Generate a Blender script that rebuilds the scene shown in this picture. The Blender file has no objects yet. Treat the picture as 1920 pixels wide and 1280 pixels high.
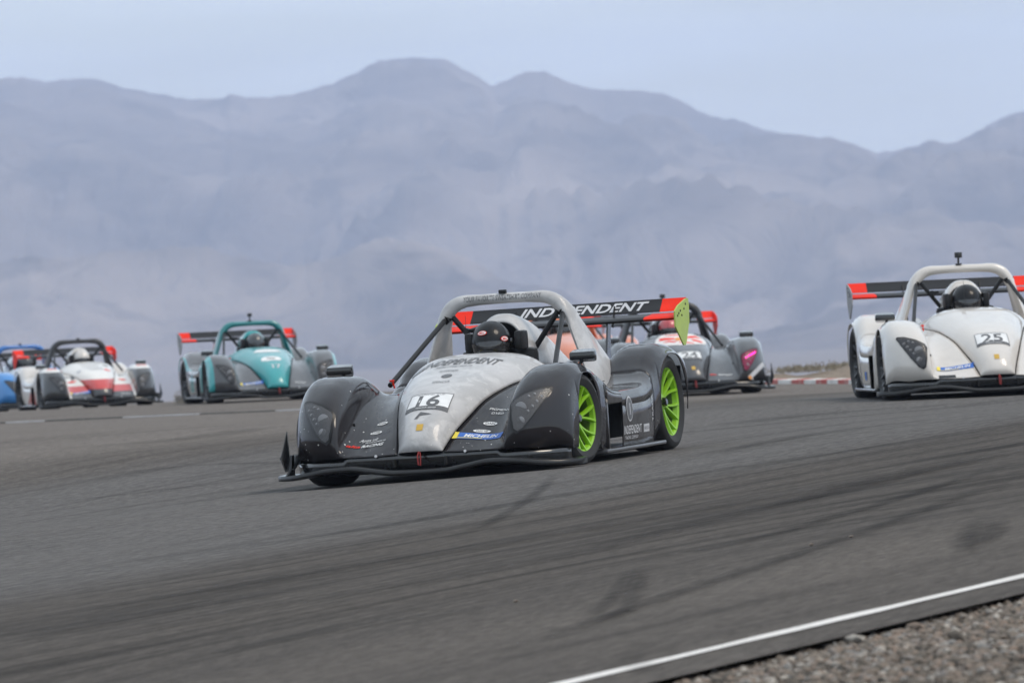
import bpy, bmesh, math, random
import numpy as np
from mathutils import Vector, Matrix
from mathutils.bvhtree import BVHTree

# ------------------------------------------------------------------ scene, camera, sky, sun
S = bpy.context.scene
COL = S.collection
random.seed(7); RNG = np.random.default_rng(7)
R = math.radians

S.render.engine = 'CYCLES'
S.cycles.use_denoising = True
S.cycles.max_bounces = 6
S.cycles.diffuse_bounces = 3
S.cycles.glossy_bounces = 3
S.cycles.volume_bounces = 2
S.cycles.transparent_max_bounces = 12
S.cycles.caustics_reflective = False
S.cycles.caustics_refractive = False
S.view_settings.view_transform = 'Standard'
S.view_settings.look = 'None'
S.view_settings.gamma = 1.0
S.view_settings.exposure = 0.0

FPX = 18000.0                 # focal length in pixels of the 1920 px wide photograph
CAM_H = 1.3
PITCH = (640 - 490) / FPX
ROLL = 0.047
f_ = Vector((0, math.cos(PITCH), -math.sin(PITCH)))
r_ = Vector((1, 0, 0)); u_ = r_.cross(f_)
rr = r_ * math.cos(ROLL) - u_ * math.sin(ROLL)
uu = u_ * math.cos(ROLL) + r_ * math.sin(ROLL)
cam = bpy.data.cameras.new('camera')
cam.sensor_width = 36; cam.lens = FPX / 1920 * 36
cam.clip_start = 0.5; cam.clip_end = 60000
cam.dof.use_dof = True; cam.dof.focus_distance = 55.0; cam.dof.aperture_fstop = 12
co = bpy.data.objects.new('camera', cam); COL.objects.link(co)
m = Matrix((rr, uu, -f_)).transposed().to_4x4(); m.translation = (0, 0, CAM_H)
co.matrix_world = m
S.camera = co

SUN_EL, SUN_AZ = R(52), R(118)      # azimuth clockwise from +Y
W = bpy.data.worlds.new('World'); S.world = W; W.use_nodes = True
nt = W.node_tree; nt.nodes.clear()
wo = nt.nodes.new('ShaderNodeOutputWorld'); bg = nt.nodes.new('ShaderNodeBackground')
sky = nt.nodes.new('ShaderNodeTexSky'); sky.sky_type = 'NISHITA'; sky.sun_disc = False
sky.sun_elevation = SUN_EL; sky.sun_rotation = SUN_AZ
sky.air_density = 1.0; sky.dust_density = 0.6; sky.ozone_density = 2.0; sky.altitude = 800
# thin soft cloud cover: lifts the clear sky towards grey white in broad soft patches
tc = nt.nodes.new('ShaderNodeTexCoord')
mp = nt.nodes.new('ShaderNodeMapping'); mp.inputs['Scale'].default_value = (9, 9, 60)
nz = nt.nodes.new('ShaderNodeTexNoise'); nz.inputs['Scale'].default_value = 2.2
nz.inputs['Detail'].default_value = 6; nz.inputs['Roughness'].default_value = .52
rp = nt.nodes.new('ShaderNodeMapRange')
rp.inputs['From Min'].default_value = .36; rp.inputs['From Max'].default_value = .64
rp.inputs['To Min'].default_value = .42; rp.inputs['To Max'].default_value = .98
mx = nt.nodes.new('ShaderNodeMix'); mx.data_type = 'RGBA'
mx.inputs['B'].default_value = (7.6, 8.45, 9.0, 1)
L = nt.links
L.new(tc.outputs['Generated'], mp.inputs['Vector']); L.new(mp.outputs[0], nz.inputs['Vector'])
L.new(nz.outputs['Fac'], rp.inputs['Value']); L.new(rp.outputs[0], mx.inputs['Factor'])
L.new(sky.outputs[0], mx.inputs['A']); L.new(mx.outputs['Result'], bg.inputs['Color'])
bg.inputs['Strength'].default_value = 0.148
L.new(bg.outputs[0], wo.inputs['Surface'])

sl = bpy.data.lights.new('sun', 'SUN'); sl.energy = 1.75; sl.angle = R(24); sl.color = (1, .87, .71)
so = bpy.data.objects.new('sun', sl); COL.objects.link(so)
sd = Vector((math.sin(SUN_AZ) * math.cos(SUN_EL), math.cos(SUN_AZ) * math.cos(SUN_EL), math.sin(SUN_EL)))
so.rotation_euler = sd.to_track_quat('Z', 'Y').to_euler()
so.location = (20, -20, 60)

# ------------------------------------------------------------------ helpers
def at(px, py, Y):
    """world point seen at photo pixel (px,py) at forward distance Y"""
    d = f_ + rr * ((px - 960) / FPX) + uu * ((640 - py) / FPX)
    return Vector((0, 0, CAM_H)) + d * (Y / d.y)

def tag(o, label=None, cat=None, group=None, kind=None):
    if label: o['label'] = label
    if cat: o['category'] = cat
    if group: o['group'] = group
    if kind: o['kind'] = kind
    return o

def obj(name, verts, faces, mat=None, parent=None, smooth=True, angle=None):
    me = bpy.data.meshes.new(name)
    me.from_pydata([tuple(map(float, v)) for v in verts], [], [tuple(map(int, f)) for f in faces])
    if smooth and len(me.polygons):
        me.polygons.foreach_set('use_smooth', [True] * len(me.polygons))
        if angle: me.set_sharp_from_angle(angle=R(angle))
    o = bpy.data.objects.new(name, me); COL.objects.link(o)
    if mat is not None: me.materials.append(mat)
    if parent is not None: o.parent = parent
    me.update()
    return o

def empty(name, mw=None, parent=None):
    o = bpy.data.objects.new(name, None); COL.objects.link(o); o.empty_display_size = .2
    if mw is not None: o.matrix_world = mw
    if parent is not None: o.parent = parent
    return o

def pchip(xs, ys):
    xs = np.asarray(xs, float); ys = np.asarray(ys, float)
    h = np.diff(xs); dl = np.diff(ys) / h
    d = np.zeros_like(ys)
    for i in range(1, len(xs) - 1):
        if dl[i-1] * dl[i] > 0:
            w1 = 2*h[i] + h[i-1]; w2 = h[i] + 2*h[i-1]
            d[i] = (w1 + w2) / (w1/dl[i-1] + w2/dl[i])
    d[0] = dl[0]; d[-1] = dl[-1]
    def f(x):
        x = np.clip(np.asarray(x, float), xs[0], xs[-1])
        i = np.clip(np.searchsorted(xs, x) - 1, 0, len(xs) - 2)
        t = (x - xs[i]) / h[i]
        return ((1+2*t)*(1-t)**2*ys[i] + t*(1-t)**2*h[i]*d[i] + t*t*(3-2*t)*ys[i+1] + t*t*(t-1)*h[i]*d[i+1])
    return f
def tab(*pairs): return pchip([p[0] for p in pairs], [p[1] for p in pairs])
def sstep(a, b, x):
    t = np.clip((np.asarray(x, float) - a) / (b - a), 0, 1); return t*t*(3-2*t)

def grid_faces(nr, nc, flip=False, wrap=False):
    F = []
    for i in range(nr - 1):
        for j in range(nc if wrap else nc - 1):
            k = (j + 1) % nc
            q = (i*nc + j, i*nc + k, (i+1)*nc + k, (i+1)*nc + j)
            F.append(q[::-1] if flip else q)
    return F

# ------------------------------------------------------------------ node material helper
class NM:
    def __init__(s, name):
        s.m = bpy.data.materials.new(name); s.m.use_nodes = True
        s.t = s.m.node_tree; s.b = s.t.nodes['Principled BSDF']; s.out = s.t.nodes['Material Output']
    def n(s, typ, **kw):
        nd = s.t.nodes.new(typ)
        for k, v in kw.items():
            if k.startswith('i_'): nd.inputs[k[2:].replace('_', ' ')].default_value = v
            else: setattr(nd, k, v)
        return nd
    def l(s, a, b): s.t.links.new(a, b)
    def coord(s, scale=(1, 1, 1), kind='Object', rot=(0, 0, 0)):
        c = s.n('ShaderNodeTexCoord'); mpn = s.n('ShaderNodeMapping')
        mpn.inputs['Scale'].default_value = scale; mpn.inputs['Rotation'].default_value = rot
        s.l(c.outputs[kind], mpn.inputs['Vector']); return mpn.outputs[0]
    def noise(s, vec, scale, detail=4, rough=.55, dist=0):
        nd = s.n('ShaderNodeTexNoise'); nd.inputs['Scale'].default_value = scale
        nd.inputs['Detail'].default_value = detail; nd.inputs['Roughness'].default_value = rough
        nd.inputs['Distortion'].default_value = dist
        if vec is not None: s.l(vec, nd.inputs['Vector'])
        return nd.outputs['Fac']
    def rng(s, v, a, b, c=0., d=1., smooth=False):
        nd = s.n('ShaderNodeMapRange')
        if smooth: nd.interpolation_type = 'SMOOTHSTEP'
        for k, x in zip(('From Min', 'From Max', 'To Min', 'To Max'), (a, b, c, d)): nd.inputs[k].default_value = x
        s.l(v, nd.inputs['Value']); return nd.outputs[0]
    def mix(s, fac, a, b, mode='MIX'):
        nd = s.n('ShaderNodeMix'); nd.data_type = 'RGBA'; nd.blend_type = mode
        for x, k in ((fac, 'Factor'), (a, 'A'), (b, 'B')):
            sock = [i for i in nd.inputs if i.name == k and (i.type == ('VALUE' if k == 'Factor' else 'RGBA'))][0]
            if hasattr(x, 'links') or isinstance(x, bpy.types.NodeSocket): s.l(x, sock)
            elif k == 'Factor': sock.default_value = x
            else: sock.default_value = (*x[:3], 1)
        return [o for o in nd.outputs if o.type == 'RGBA'][0]
    def math(s, op, a, b=None):
        nd = s.n('ShaderNodeMath'); nd.operation = op
        for k, x in enumerate((a, b)):
            if x is None: continue
            if isinstance(x, (int, float)): nd.inputs[k].default_value = x
            else: s.l(x, nd.inputs[k])
        return nd.outputs[0]
    def set(s, **kw):
        for k, v in kw.items():
            k = k.replace('_', ' ')
            if isinstance(v, bpy.types.NodeSocket): s.l(v, s.b.inputs[k])
            else: s.b.inputs[k].default_value = (*v, 1) if isinstance(v, tuple) and len(v) == 3 else v
        return s
    def bump(s, h, strength=.3, dist=.01):
        nd = s.n('ShaderNodeBump'); nd.inputs['Strength'].default_value = strength; nd.inputs['Distance'].default_value = dist
        s.l(h, nd.inputs['Height']); s.l(nd.outputs[0], s.b.inputs['Normal'])

_MC = {}
def plain(name, col, rough=.5, metal=0., coat=0., spec=.5):
    key = (name, col, rough, metal, coat, spec)
    if key in _MC: return _MC[key]
    q = NM(name)
    c = q.coord()
    n = q.noise(c, 9, 4)
    q.set(Base_Color=q.mix(q.rng(n, .3, .75), tuple(x*.86 for x in col), tuple(min(1, x*1.08) for x in col)),
          Roughness=q.rng(n, .3, .7, max(0, rough-.05), min(1, rough+.08)), Metallic=metal, Coat_Weight=coat, Specular_IOR_Level=spec)
    q.b.inputs['Coat Roughness'].default_value = .06
    _MC[key] = q.m; return q.m

# ------------------------------------------------------------------ ground heights
CARS_PX = {   # front axle centre on the ground: photo px, photo py, distance ; heading (deg, + = towards image right)
    'h': (850, 891, 60.0, -16.7), 'w': (1853, 741, 80.4, 4.9), 'd': (1287, 742, 113.0, 8.0),
    't': (508, 751, 131.0, 10.8), 'r': (181, 765, 151.0, 12.8), 'b': (86, 769, 158.5, 19.0), 'o': (1082, 735, 136.0, 8.0)}
CP = {k: at(v[0], v[1], v[2]) for k, v in CARS_PX.items()}
HX = CP['h'].x
BANK = 0.045
def bank(y): return BANK * (1 - sstep(61.5, 77, y))
pts = sorted([(CP[k].y, CP[k].z) for k in 'hwdtrb'])
zb_ = tab((-400, pts[0][1]), (30, pts[0][1]), (61.5, pts[0][1]), *pts[1:], (172, pts[-1][1] - .13), (185, pts[-1][1] - .75),
          (205, pts[-1][1] - 2.6), (300, -12), (600, -24), (2500, -42), (7000, -62), (40000, -62))
def G(x, y):
    return zb_(y) + bank(y) * (np.clip(x, -14, 14) - HX)
def hit(px, py):
    y = 30.0
    lo, hi = 20., 200.
    for y in np.arange(20, 200, .25):
        p = at(px, py, y)
        if p.z <= G(p.x, p.y):
            a, b = y - .25, y
            for _ in range(30):
                c = (a + b) / 2; p = at(px, py, c)
                if p.z <= G(p.x, p.y): b = c
                else: a = c
            return at(px, py, b)
    return None

# ------------------------------------------------------------------ setting: ground, road, line, gravel, kerbs
def kerb_xy():  # centre line of the red and white kerb, right of the dark car
    return [(1.55, 127.2), (2.25, 126.0), (2.95, 124.4), (3.6, 122.4), (4.25, 119.6), (4.9, 115.6), (5.6, 110), (6.6, 101), (8.2, 90)]
EDGE0, EDGE_S = (0.335, 28.76), 0.322
xr_far = tab((60, 10.46), (75, 11.0), (90, 7.7), (101, 6.15), (110, 5.15), (115.6, 4.45), (119.6, 3.8), (122.4, 3.15), (124.4, 2.5), (126.0, 1.85), (127.2, 1.25), (131, .9 + .95), (150, .9), (330, -3))
xr_far = tab((60, 10.46), (75, 11.0), (90, 7.7), (101, 6.15), (110, 5.15), (115.6, 4.45), (119.6, 3.8), (122.4, 3.15), (124.4, 2.5), (126.0, 2.2), (330, 2.0))
def xr(y):
    y = np.asarray(y, float)
    return np.where(y < 60, EDGE0[0] + (y - EDGE0[1]) * EDGE_S, xr_far(y))

def asphalt():
    q = NM('asphalt')
    ang = math.atan(EDGE_S)
    c = q.coord()                                          # world metres
    # coordinates turned along the track: x across, y along
    rot = q.coord(rot=(0, 0, ang))
    def stretch(sx, sy):
        mpn = q.n('ShaderNodeMapping'); mpn.inputs['Scale'].default_value = (sx, sy, 1); q.l(rot, mpn.inputs['Vector']); return mpn.outputs[0]
    sep = q.n('ShaderNodeSeparateXYZ'); q.l(rot, sep.inputs[0])
    # the marks sweep in gentle arcs, not ruled lines
    lowf = q.noise(stretch(.10, .022), 1, 2); cmb = q.n('ShaderNodeCombineXYZ'); q.l(q.math('ADD', sep.outputs[0], q.math('MULTIPLY', lowf, 5.0)), cmb.inputs[0]); q.l(sep.outputs[1], cmb.inputs[1]); rot = cmb.outputs[0]
    wob = q.noise(stretch(.05, .05), 1, 2)
    across = q.math('ADD', sep.outputs[0], q.math('MULTIPLY', wob, 1.2))
    grain = q.noise(c, 60, 3, .7)
    patch = q.noise(stretch(.9, .12), 1, 5, .6)
    def mul(col, fac, lo, hi): return q.mix(1.0, col, q.mix(fac, (lo, lo, lo), (hi, hi, hi)), 'MULTIPLY')
    base = q.mix(q.rng(patch, .36, .64), (.076, .069, .064), (.102, .093, .086))
    lane = q.math('MULTIPLY', q.rng(across, -24.5, -22.0, smooth=True), q.rng(across, -15.6, -14.0, 1, 0, smooth=True))      # newer, greyer lane under the leading car
    base = q.mix(lane, base, (.108, .1045, .104))
    base = q.mix(q.rng(across, -26.5, -23.5, 1, 0, smooth=True), base, (.142, .130, .122))                                    # older brown grey lane, its colour lightened further to imitate grazing sheen
    rub = q.math('MULTIPLY', q.rng(across, -17.0, -13.6, smooth=True), q.rng(across, -11.6, -9.6, 1, 0, smooth=True))          # rubbered band
    # long thin streaks of rubber along the track
    st = q.noise(stretch(4.5, .10), 1, 5, .65); st2 = q.noise(stretch(15, .16), 1, 4, .6)
    zone = q.rng(q.noise(stretch(.5, .05), 1, 3), .40, .56)
    base = mul(base, q.math('MULTIPLY', q.rng(st, .48, .64), q.math('MAXIMUM', q.math('MULTIPLY', zone, .6), rub)), 1, .56)
    base = mul(base, q.math('MULTIPLY', q.rng(st2, .48, .62), q.math('MAXIMUM', q.math('MULTIPLY', zone, .4), rub)), 1, .66)
    base = mul(base, q.math('MULTIPLY', rub, q.rng(patch, .35, .6)), 1, .80)
    # weathered grain drawn out along the track, and aggregate
    g0 = q.noise(stretch(105, 4.2), 1, 2, .8); g1 = q.noise(stretch(30, 2.2), 1, 4, .7)
    base = mul(base, q.rng(g0, .38, .62), .62, 1.38); base = mul(base, q.rng(g1, .34, .66), .84, 1.16)
    vo = q.n('ShaderNodeTexVoronoi'); vo.inputs['Scale'].default_value = 75; q.l(c, vo.inputs['Vector'])
    agg = q.rng(vo.outputs['Distance'], .0, .55, 1.0, .0)
    base = mul(base, q.rng(grain, .3, .7), .88, 1.28); base = q.mix(1.0, base, (1.03, 1.0, .965), 'MULTIPLY')
    q.set(Base_Color=base, Roughness=q.rng(patch, .3, .7, .85, .98), Specular_IOR_Level=.06)
    h = q.math('ADD', q.math('MULTIPLY', agg, .6), grain)
    q.bump(h, .7, .006)
    return q.m

def dirt(name, c1, c2, c3, scale=1.0):
    q = NM(name); c = q.coord()
    a = q.noise(c, .9*scale, 6, .6); b = q.noise(c, 14*scale, 5, .7)
    col = q.mix(q.rng(a, .3, .7), c1, c2); col = q.mix(q.rng(b, .42, .7), col, c3)
    q.set(Base_Color=col, Roughness=.95, Specular_IOR_Level=.05); q.bump(b, .8, .04)
    return q.m
M_ASPH = asphalt()
M_GROUND = dirt('desert_ground', (.20, .165, .135), (.27, .225, .185), (.15, .125, .10), .6)
M_GRAVBED = dirt('gravel_bed', (.15, .13, .112), (.20, .17, .145), (.09, .08, .07), 3)

# road sheet
ys = np.concatenate([np.arange(4, 24, 2.), np.arange(24, 45, .5), np.arange(45, 135, 1.), np.arange(135, 200, 2.5), np.arange(200, 331, 10)])
V = []; NC = 46
for y in ys:
    e = float(xr(y)); xl = -70.
    t = 1 - (np.linspace(1, 0, NC) ** 2.0)
    xs = xl + (e - xl) * t
    for x in xs: V.append((x, y, float(G(x, y))))
road = tag(obj('road', V, grid_faces(len(ys), NC), M_ASPH), 'grey asphalt race track with dark tyre streaks', kind='structure')

# ground sheet below and round the road, out to the foot of the mountains
ys = np.concatenate([[-300, -60, 0], np.arange(10, 200, 2.), np.geomspace(200, 14000, 40)])
xs = np.concatenate([-np.geomspace(16000, 12, 26), np.arange(-11, 15, 1.), np.geomspace(15, 16000, 26)])
V = [(x, y, float(G(x, y)) - .06 - (.12 if y > 40 else 0.)) for y in ys for x in xs]
tag(obj('ground', V, grid_faces(len(ys), len(xs)), M_GROUND), 'dry brown desert ground round the track', kind='structure')

# foreground verge bed that carries the gravel (a few cm below the asphalt edge)
V = []; ys = np.arange(16, 52, .25); NC = 40
for y in ys:
    e = float(xr(y)) - .10
    for k in range(NC):
        x = e + 6.0 * (k / (NC - 1)) ** 1.4
        dz = .006 * math.sin(x*5.1 + y*1.7) + .005 * math.sin(x*11 - y*3.1)
        V.append((x, y, float(G(x, y)) - .042 + (dz if k > 1 else -.01)))
tag(obj('verge', V, grid_faces(len(ys), NC), M_GRAVBED), 'brown gravel verge beside the track edge', kind='structure')

# white edge line
ys = np.arange(10, 60, .5); V = []
for y in ys:
    x = .122 + (y - 29.34) * EDGE_S
    wb = .006 * math.sin(y * 2.3) + .004 * math.sin(y*7.1)
    for dx in (-.046 + wb*1.5, .046 - wb): V.append((x + dx, y, float(G(x + dx, y)) + .004))
q = NM('line_paint'); c = q.coord(); n1 = q.noise(c, 30, 5, .7); n2 = q.noise(c, 1.2, 3)
q.set(Base_Color=q.mix(q.rng(n1, .5, .75, 0, .8), q.mix(q.rng(n2, .3, .7), (.76, .73, .70), (.66, .63, .60)), (.36, .34, .32)), Roughness=.85, Specular_IOR_Level=.1)
tag(obj('edge_line', V, grid_faces(len(ys), 2), q.m), 'white painted line along the near track edge', kind='structure')

# worn rubber tyre marks and one paving joint: thin sheets on the asphalt (parts of the road)
q = NM('tyre_rubber_mark'); c = q.coord(rot=(0, 0, math.atan(EDGE_S))); mp_ = q.n('ShaderNodeMapping'); mp_.inputs['Scale'].default_value = (22, 1.3, 1); q.l(c, mp_.inputs['Vector'])
n1 = q.noise(mp_.outputs[0], 1, 4, .6); n2 = q.noise(q.coord(), 45, 3, .7)
uvn = q.n('ShaderNodeAttribute'); uvn.attribute_name = 'fade'
q.set(Base_Color=(.018, .017, .018), Roughness=.9, Specular_IOR_Level=.05)
a = q.math('MULTIPLY', q.math('MULTIPLY', q.rng(n1, .3, .62), q.rng(n2, .3, .65, .35, 1)), uvn.outputs['Fac'])
q.set(Alpha=q.math('MULTIPLY', a, .62)); M_MARK = q.m
def track_mark(pixels, w, strength=1.0, lift=.004):
    P = [hit(*p) for p in pixels]
    P = np.array([(p.x, p.y) for p in P if p is not None])
    d = np.concatenate([[0], np.cumsum(np.hypot(*np.diff(P, axis=0).T))])
    n = max(8, int(d[-1] / .35)); t = np.linspace(0, d[-1], n)
    X = pchip(d, P[:, 0])(t); Y = pchip(d, P[:, 1])(t)
    tx = np.gradient(X); ty = np.gradient(Y); ln = np.hypot(tx, ty); nx, ny = ty/ln, -tx/ln
    V = []; fade = []
    for i in range(n):
        for k in range(5):
            o = (k/4 - .5) * w
            x, y = X[i] + nx[i]*o, Y[i] + ny[i]*o
            V.append((x, y, float(G(x, y)) + lift))
            e = min(1, t[i] / (d[-1]*.25), (d[-1] - t[i]) / (d[-1]*.25))
            fade.append(strength * e * (0 if k in (0, 4) else (.7 if k in (1, 3) else 1)))
    o = obj('tyre_mark', V, grid_faces(n, 5), M_MARK, road)
    at_ = o.data.attributes.new('fade', 'FLOAT', 'POINT'); at_.data.foreach_set('value', fade)
i_ = 0
for pix, w, s in [
    ([(0, 990), (480, 925), (960, 850), (1500, 790), (1900, 752)], .30, .9),
    ([(0, 955), (420, 905), (800, 858)], .24, .8),
    ([(100, 900), (380, 872), (600, 868)], .22, .8),
    ([(0, 1085), (600, 1005), (1200, 905), (1900, 800)], .3, .75),
    ([(960, 1085), (1300, 1035), (1600, 960), (1900, 868)], .16, 1.0),
    ([(900, 1240), (1250, 1120), (1560, 1018), (1720, 962), (1920, 890)], .18, 1.0),
    ([(0, 1240), (420, 1150), (900, 1075), (1300, 985), (1920, 830)], .34, .6),
    ([(1300, 858), (1560, 810), (1920, 770)], .30, .9),
    ([(1330, 800), (1600, 772), (1900, 752)], .4, .9),
    ([(1098, 1168), (1128, 1142), (1162, 1105), (1184, 1066)], .09, .9),
    ([(1102, 1170), (1162, 1152), (1190, 1112), (1206, 1064)], .09, .9),
    ([(1090, 1174), (1140, 1158), (1186, 1142)], .12, 1.0),
    ([(1808, 1042), (1813, 1004), (1838, 980), (1885, 962)], .12, .8),
    ([(1812, 1038), (1862, 1008), (1880, 972)], .12, .8),
    ([(1820, 1030), (1840, 1000), (1866, 978)], .14, .9),
    ([(340, 1240), (700, 1170), (1080, 1120)], .2, .5),
    ([(1260, 1280), (1180, 1235), (1240, 1200)], .14, .5),
    ([(0, 850), (260, 832), (520, 800)], .5, .7),
    ([(800, 1022), (900, 990), (965, 955), (1010, 922), (1045, 888)], .10, 1.0),  # this one is a paving joint, drawn with the same dark sheet
    ([(0, 1180), (500, 1090), (1000, 1010), (1500, 925), (1920, 850)], .5, .8),
    ([(0, 1210), (300, 1150), (700, 1085)], .3, .9),
    ([(1400, 960), (1650, 905), (1920, 842)], .22, .9)]:
    i_ += 1
    track_mark(pix, w, s, .004 + .0004 * i_)

# gravel of the verge: loose stones, one mass
def stone_shapes(n, seed):
    g = np.random.default_rng(seed); out = []
    for _ in range(n):
        bm = bmesh.new(); bmesh.ops.create_icosphere(bm, subdivisions=1, radius=1)
        s = np.array([1, g.uniform(.6, .95), g.uniform(.4, .75)])
        v = np.array([v.co[:] for v in bm.verts]); v = v * (1 + g.uniform(-.28, .22, (len(v), 1))) * s
        out.append((v, [tuple(x.index for x in f.verts) for f in bm.faces])); bm.free()
    return out
SH = stone_shapes(8, 3)
def stones(n, place, smin, smax, power=2.2):
    Vs, Fs, off = [], [], 0; cols = []
    for _ in range(n):
        x, y = place()
        s = smin + (smax - smin) * random.random() ** power
        v, f = SH[random.randrange(8)]
        a = random.uniform(0, 6.28); ca, sa = math.cos(a), math.sin(a)
        w = np.empty_like(v); w[:, 0] = v[:, 0]*ca - v[:, 1]*sa; w[:, 1] = v[:, 0]*sa + v[:, 1]*ca; w[:, 2] = v[:, 2]
        Vs.append(w * s + (x, y, float(G(x, y)) - .03 + s * .15)); Fs += [tuple(i + off for i in q) for q in f]; off += len(v)
        cols += [random.random()] * len(v)
    return np.concatenate(Vs), Fs, cols
q = NM('gravel_stone'); at2 = q.n('ShaderNodeAttribute'); at2.attribute_name = 'tone'
cr = q.n('ShaderNodeValToRGB'); el = cr.color_ramp.elements
el[0].color = (.05, .046, .042, 1); el[1].color = (.46, .42, .37, 1)
for p_, cc in ((.25, (.155, .135, .115)), (.5, (.205, .17, .14)), (.7, (.25, .185, .145)), (.86, (.22, .215, .21))):
    e = el.new(p_); e.color = (*cc, 1)
q.l(at2.outputs['Fac'], cr.inputs['Fac']); n1 = q.noise(q.coord(), 60, 4)
q.set(Base_Color=q.mix(q.rng(n1, .3, .8, 0, .5), cr.outputs['Color'], (.14, .12, .10)), Roughness=.9, Specular_IOR_Level=.15); M_STONE = q.m
def place_verge():
    y = random.uniform(24, 40); e = float(xr(y))
    if random.random() < .012: return e - .30*random.random()**2, y
    return e - .03 + 2.6 * random.random() ** 1.25, y
v, f, tn = stones(50000, place_verge, .0045, .022, 2.6)
g = obj('gravel', v, f, M_STONE, smooth=False); g.data.attributes.new('tone', 'FLOAT', 'POINT').data.foreach_set('value', tn)
tag(g, 'loose brown and grey gravel covering the near verge', 'gravel', kind='stuff')
# the few big stones that stand out of the gravel
for k, (px, py, s, lab) in enumerate([(1600, 1190, .045, 'pale flat grey rock at the edge of the near gravel'),
                                      (1790, 1184, .038, 'dark brown rock lying in the near gravel verge'),
                                      (1715, 1167, .032, 'small tan rock near the track edge, right of the pale flat rock')]):
    p = hit(px, py); v0, f0 = SH[k]
    o = obj('rock', v0 * (s, s, s*.7), f0, M_STONE, smooth=False)
    o.location = (p.x, p.y, float(G(p.x, p.y)) - .012); o.rotation_euler.z = k * 1.3
    o.data.attributes.new('tone', 'FLOAT', 'POINT').data.foreach_set('value', [(.95, .1, .62)[k]] * len(v0))
    tag(o, lab, 'rock', 'big stones in the verge')
# chips on the track surface
for px, py in [(967, 1129), (1521, 1023), (1596, 1008)]:
    p = hit(px, py); v0, f0 = SH[4]; o = obj('pebble', v0 * .011, f0, M_STONE, smooth=False); o.location = (p.x, p.y, float(G(p.x, p.y)) + .006)
    o.data.attributes.new('tone', 'FLOAT', 'POINT').data.foreach_set('value', [.75] * len(v0))
    tag(o, {967: 'small tan pebble lying alone on the asphalt left of the verge', 1521: 'tiny pebble on the asphalt, left one of the pair by the long skid', 1596: 'tiny pebble on the asphalt, right one of the pair by the long skid'}[px], 'pebble', 'pebbles on the asphalt')

# ---- kerbs
def kerb_mat(name, col, chip):
    q = NM(name); n = q.noise(q.coord(), 5, 6, .7)
    q.set(Base_Color=q.mix(q.rng(n, .48, .72, 0, .8), col, chip), Roughness=.75); return q.m
MK = [kerb_mat('kerb_red', (.46, .085, .07), (.50, .40, .37)), kerb_mat('kerb_white', (.74, .71, .68), (.42, .38, .36))]
def kerb_run(name, line, w, seg, h, mats, label, group=None):
    P = np.array(line, float); d = np.concatenate([[0], np.cumsum(np.hypot(*np.diff(P, axis=0).T))])
    fx, fy = pchip(d, P[:, 0]), pchip(d, P[:, 1]); root = empty(name)
    root.location = (P[0][0], P[0][1], float(G(*P[0]))); bpy.context.view_layer.update()
    n = int(d[-1] / seg)
    for i in range(n):
        V = []; tt = np.linspace(i*seg + .006, (i+1)*seg - .006, 4)
        for t in tt:
            x, y = float(fx(t)), float(fy(t)); ex, ey = float(fx(t+.05) - fx(t-.05)), float(fy(t+.05) - fy(t-.05))
            l = math.hypot(ex, ey) or 1; nx, ny = ey/l, -ex/l
            for o, z in ((-.5, -.03), (-.5, .012), (-.2, h*.62), (.25, h), (.5, h*.86), (.5, -.03)):
                X, Y = x + nx*o*w, y + ny*o*w; V.append((X - root.location.x, Y - root.location.y, float(G(X, Y)) + z - root.location.z))
        F = grid_faces(4, 6) + [tuple(range(6)), tuple(range(23, 17, -1))]
        obj('kerb_block', V, F, mats[i % len(mats)], root, smooth=False)
    tag(root, label, 'kerb', group); return root
kerb_run('kerb', kerb_xy(), .7, .62, .055, MK, 'red and white painted kerb behind the dark car and the white car')
a0, a1 = hit(-60, 796), hit(600, 767)
MK2 = [kerb_mat('kerb_tar', (.035, .034, .036), (.09, .085, .08)), kerb_mat('kerb_worn_white', (.42, .42, .44), (.3, .28, .28)), MK[0]]
kerb_run('kerb', [(a0.x + (a1.x-a0.x)*t, a0.y + (a1.y-a0.y)*t + .15*math.sin(t*3)) for t in np.linspace(0, 1, 6)], .26, .5, .014,
         [MK2[0], MK2[1], MK2[0], MK2[0], MK2[1], MK2[1], MK2[0], MK2[0], MK2[1]], 'low worn kerb in front of the teal car and the white and red car')

# ---- dirt berm behind the red and white kerb
M_BERM = dirt('berm_dirt', (.25, .205, .165), (.33, .275, .225), (.19, .155, .12), 1.6)
V = []; us = np.linspace(0, 1, 150); vs = np.linspace(0, 1, 60)
kx = tab(*[(i/8, p[0]) for i, p in enumerate(kerb_xy())]); ky = tab(*[(i/8, p[1]) for i, p in enumerate(kerb_xy())])
def berm_z(x, y, b):
    n = .05*math.sin(x*2.3 + y*.9) + .04*math.sin(x*5.1 - y*1.3) + .03*math.sin(x*9.7 + y*4.1)
    return (.15 + n*.7) * float(sstep(0, .35, b)) * (1 - .5*float(sstep(.6, 1, b))) + n*.3
for a in us:
    x0, y0 = float(kx(a)), float(ky(a)); ex, ey = float(kx(min(1, a+.02)) - kx(max(0, a-.02))), float(ky(min(1, a+.02)) - ky(max(0, a-.02)))
    l = math.hypot(ex, ey); nx, ny = -ey/l, ex/l
    for b in vs:
        x, y = x0 + nx*(.42 + 9*b), y0 + ny*(.42 + 9*b)
        V.append((x, y, float(G(x, y)) - .04 + berm_z(x, y, b) + float(RNG.normal(0, .008))))
tag(obj('dirt_berm', V, grid_faces(150, 60), M_BERM), 'low brown dirt bank behind the kerb', kind='structure')

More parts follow.
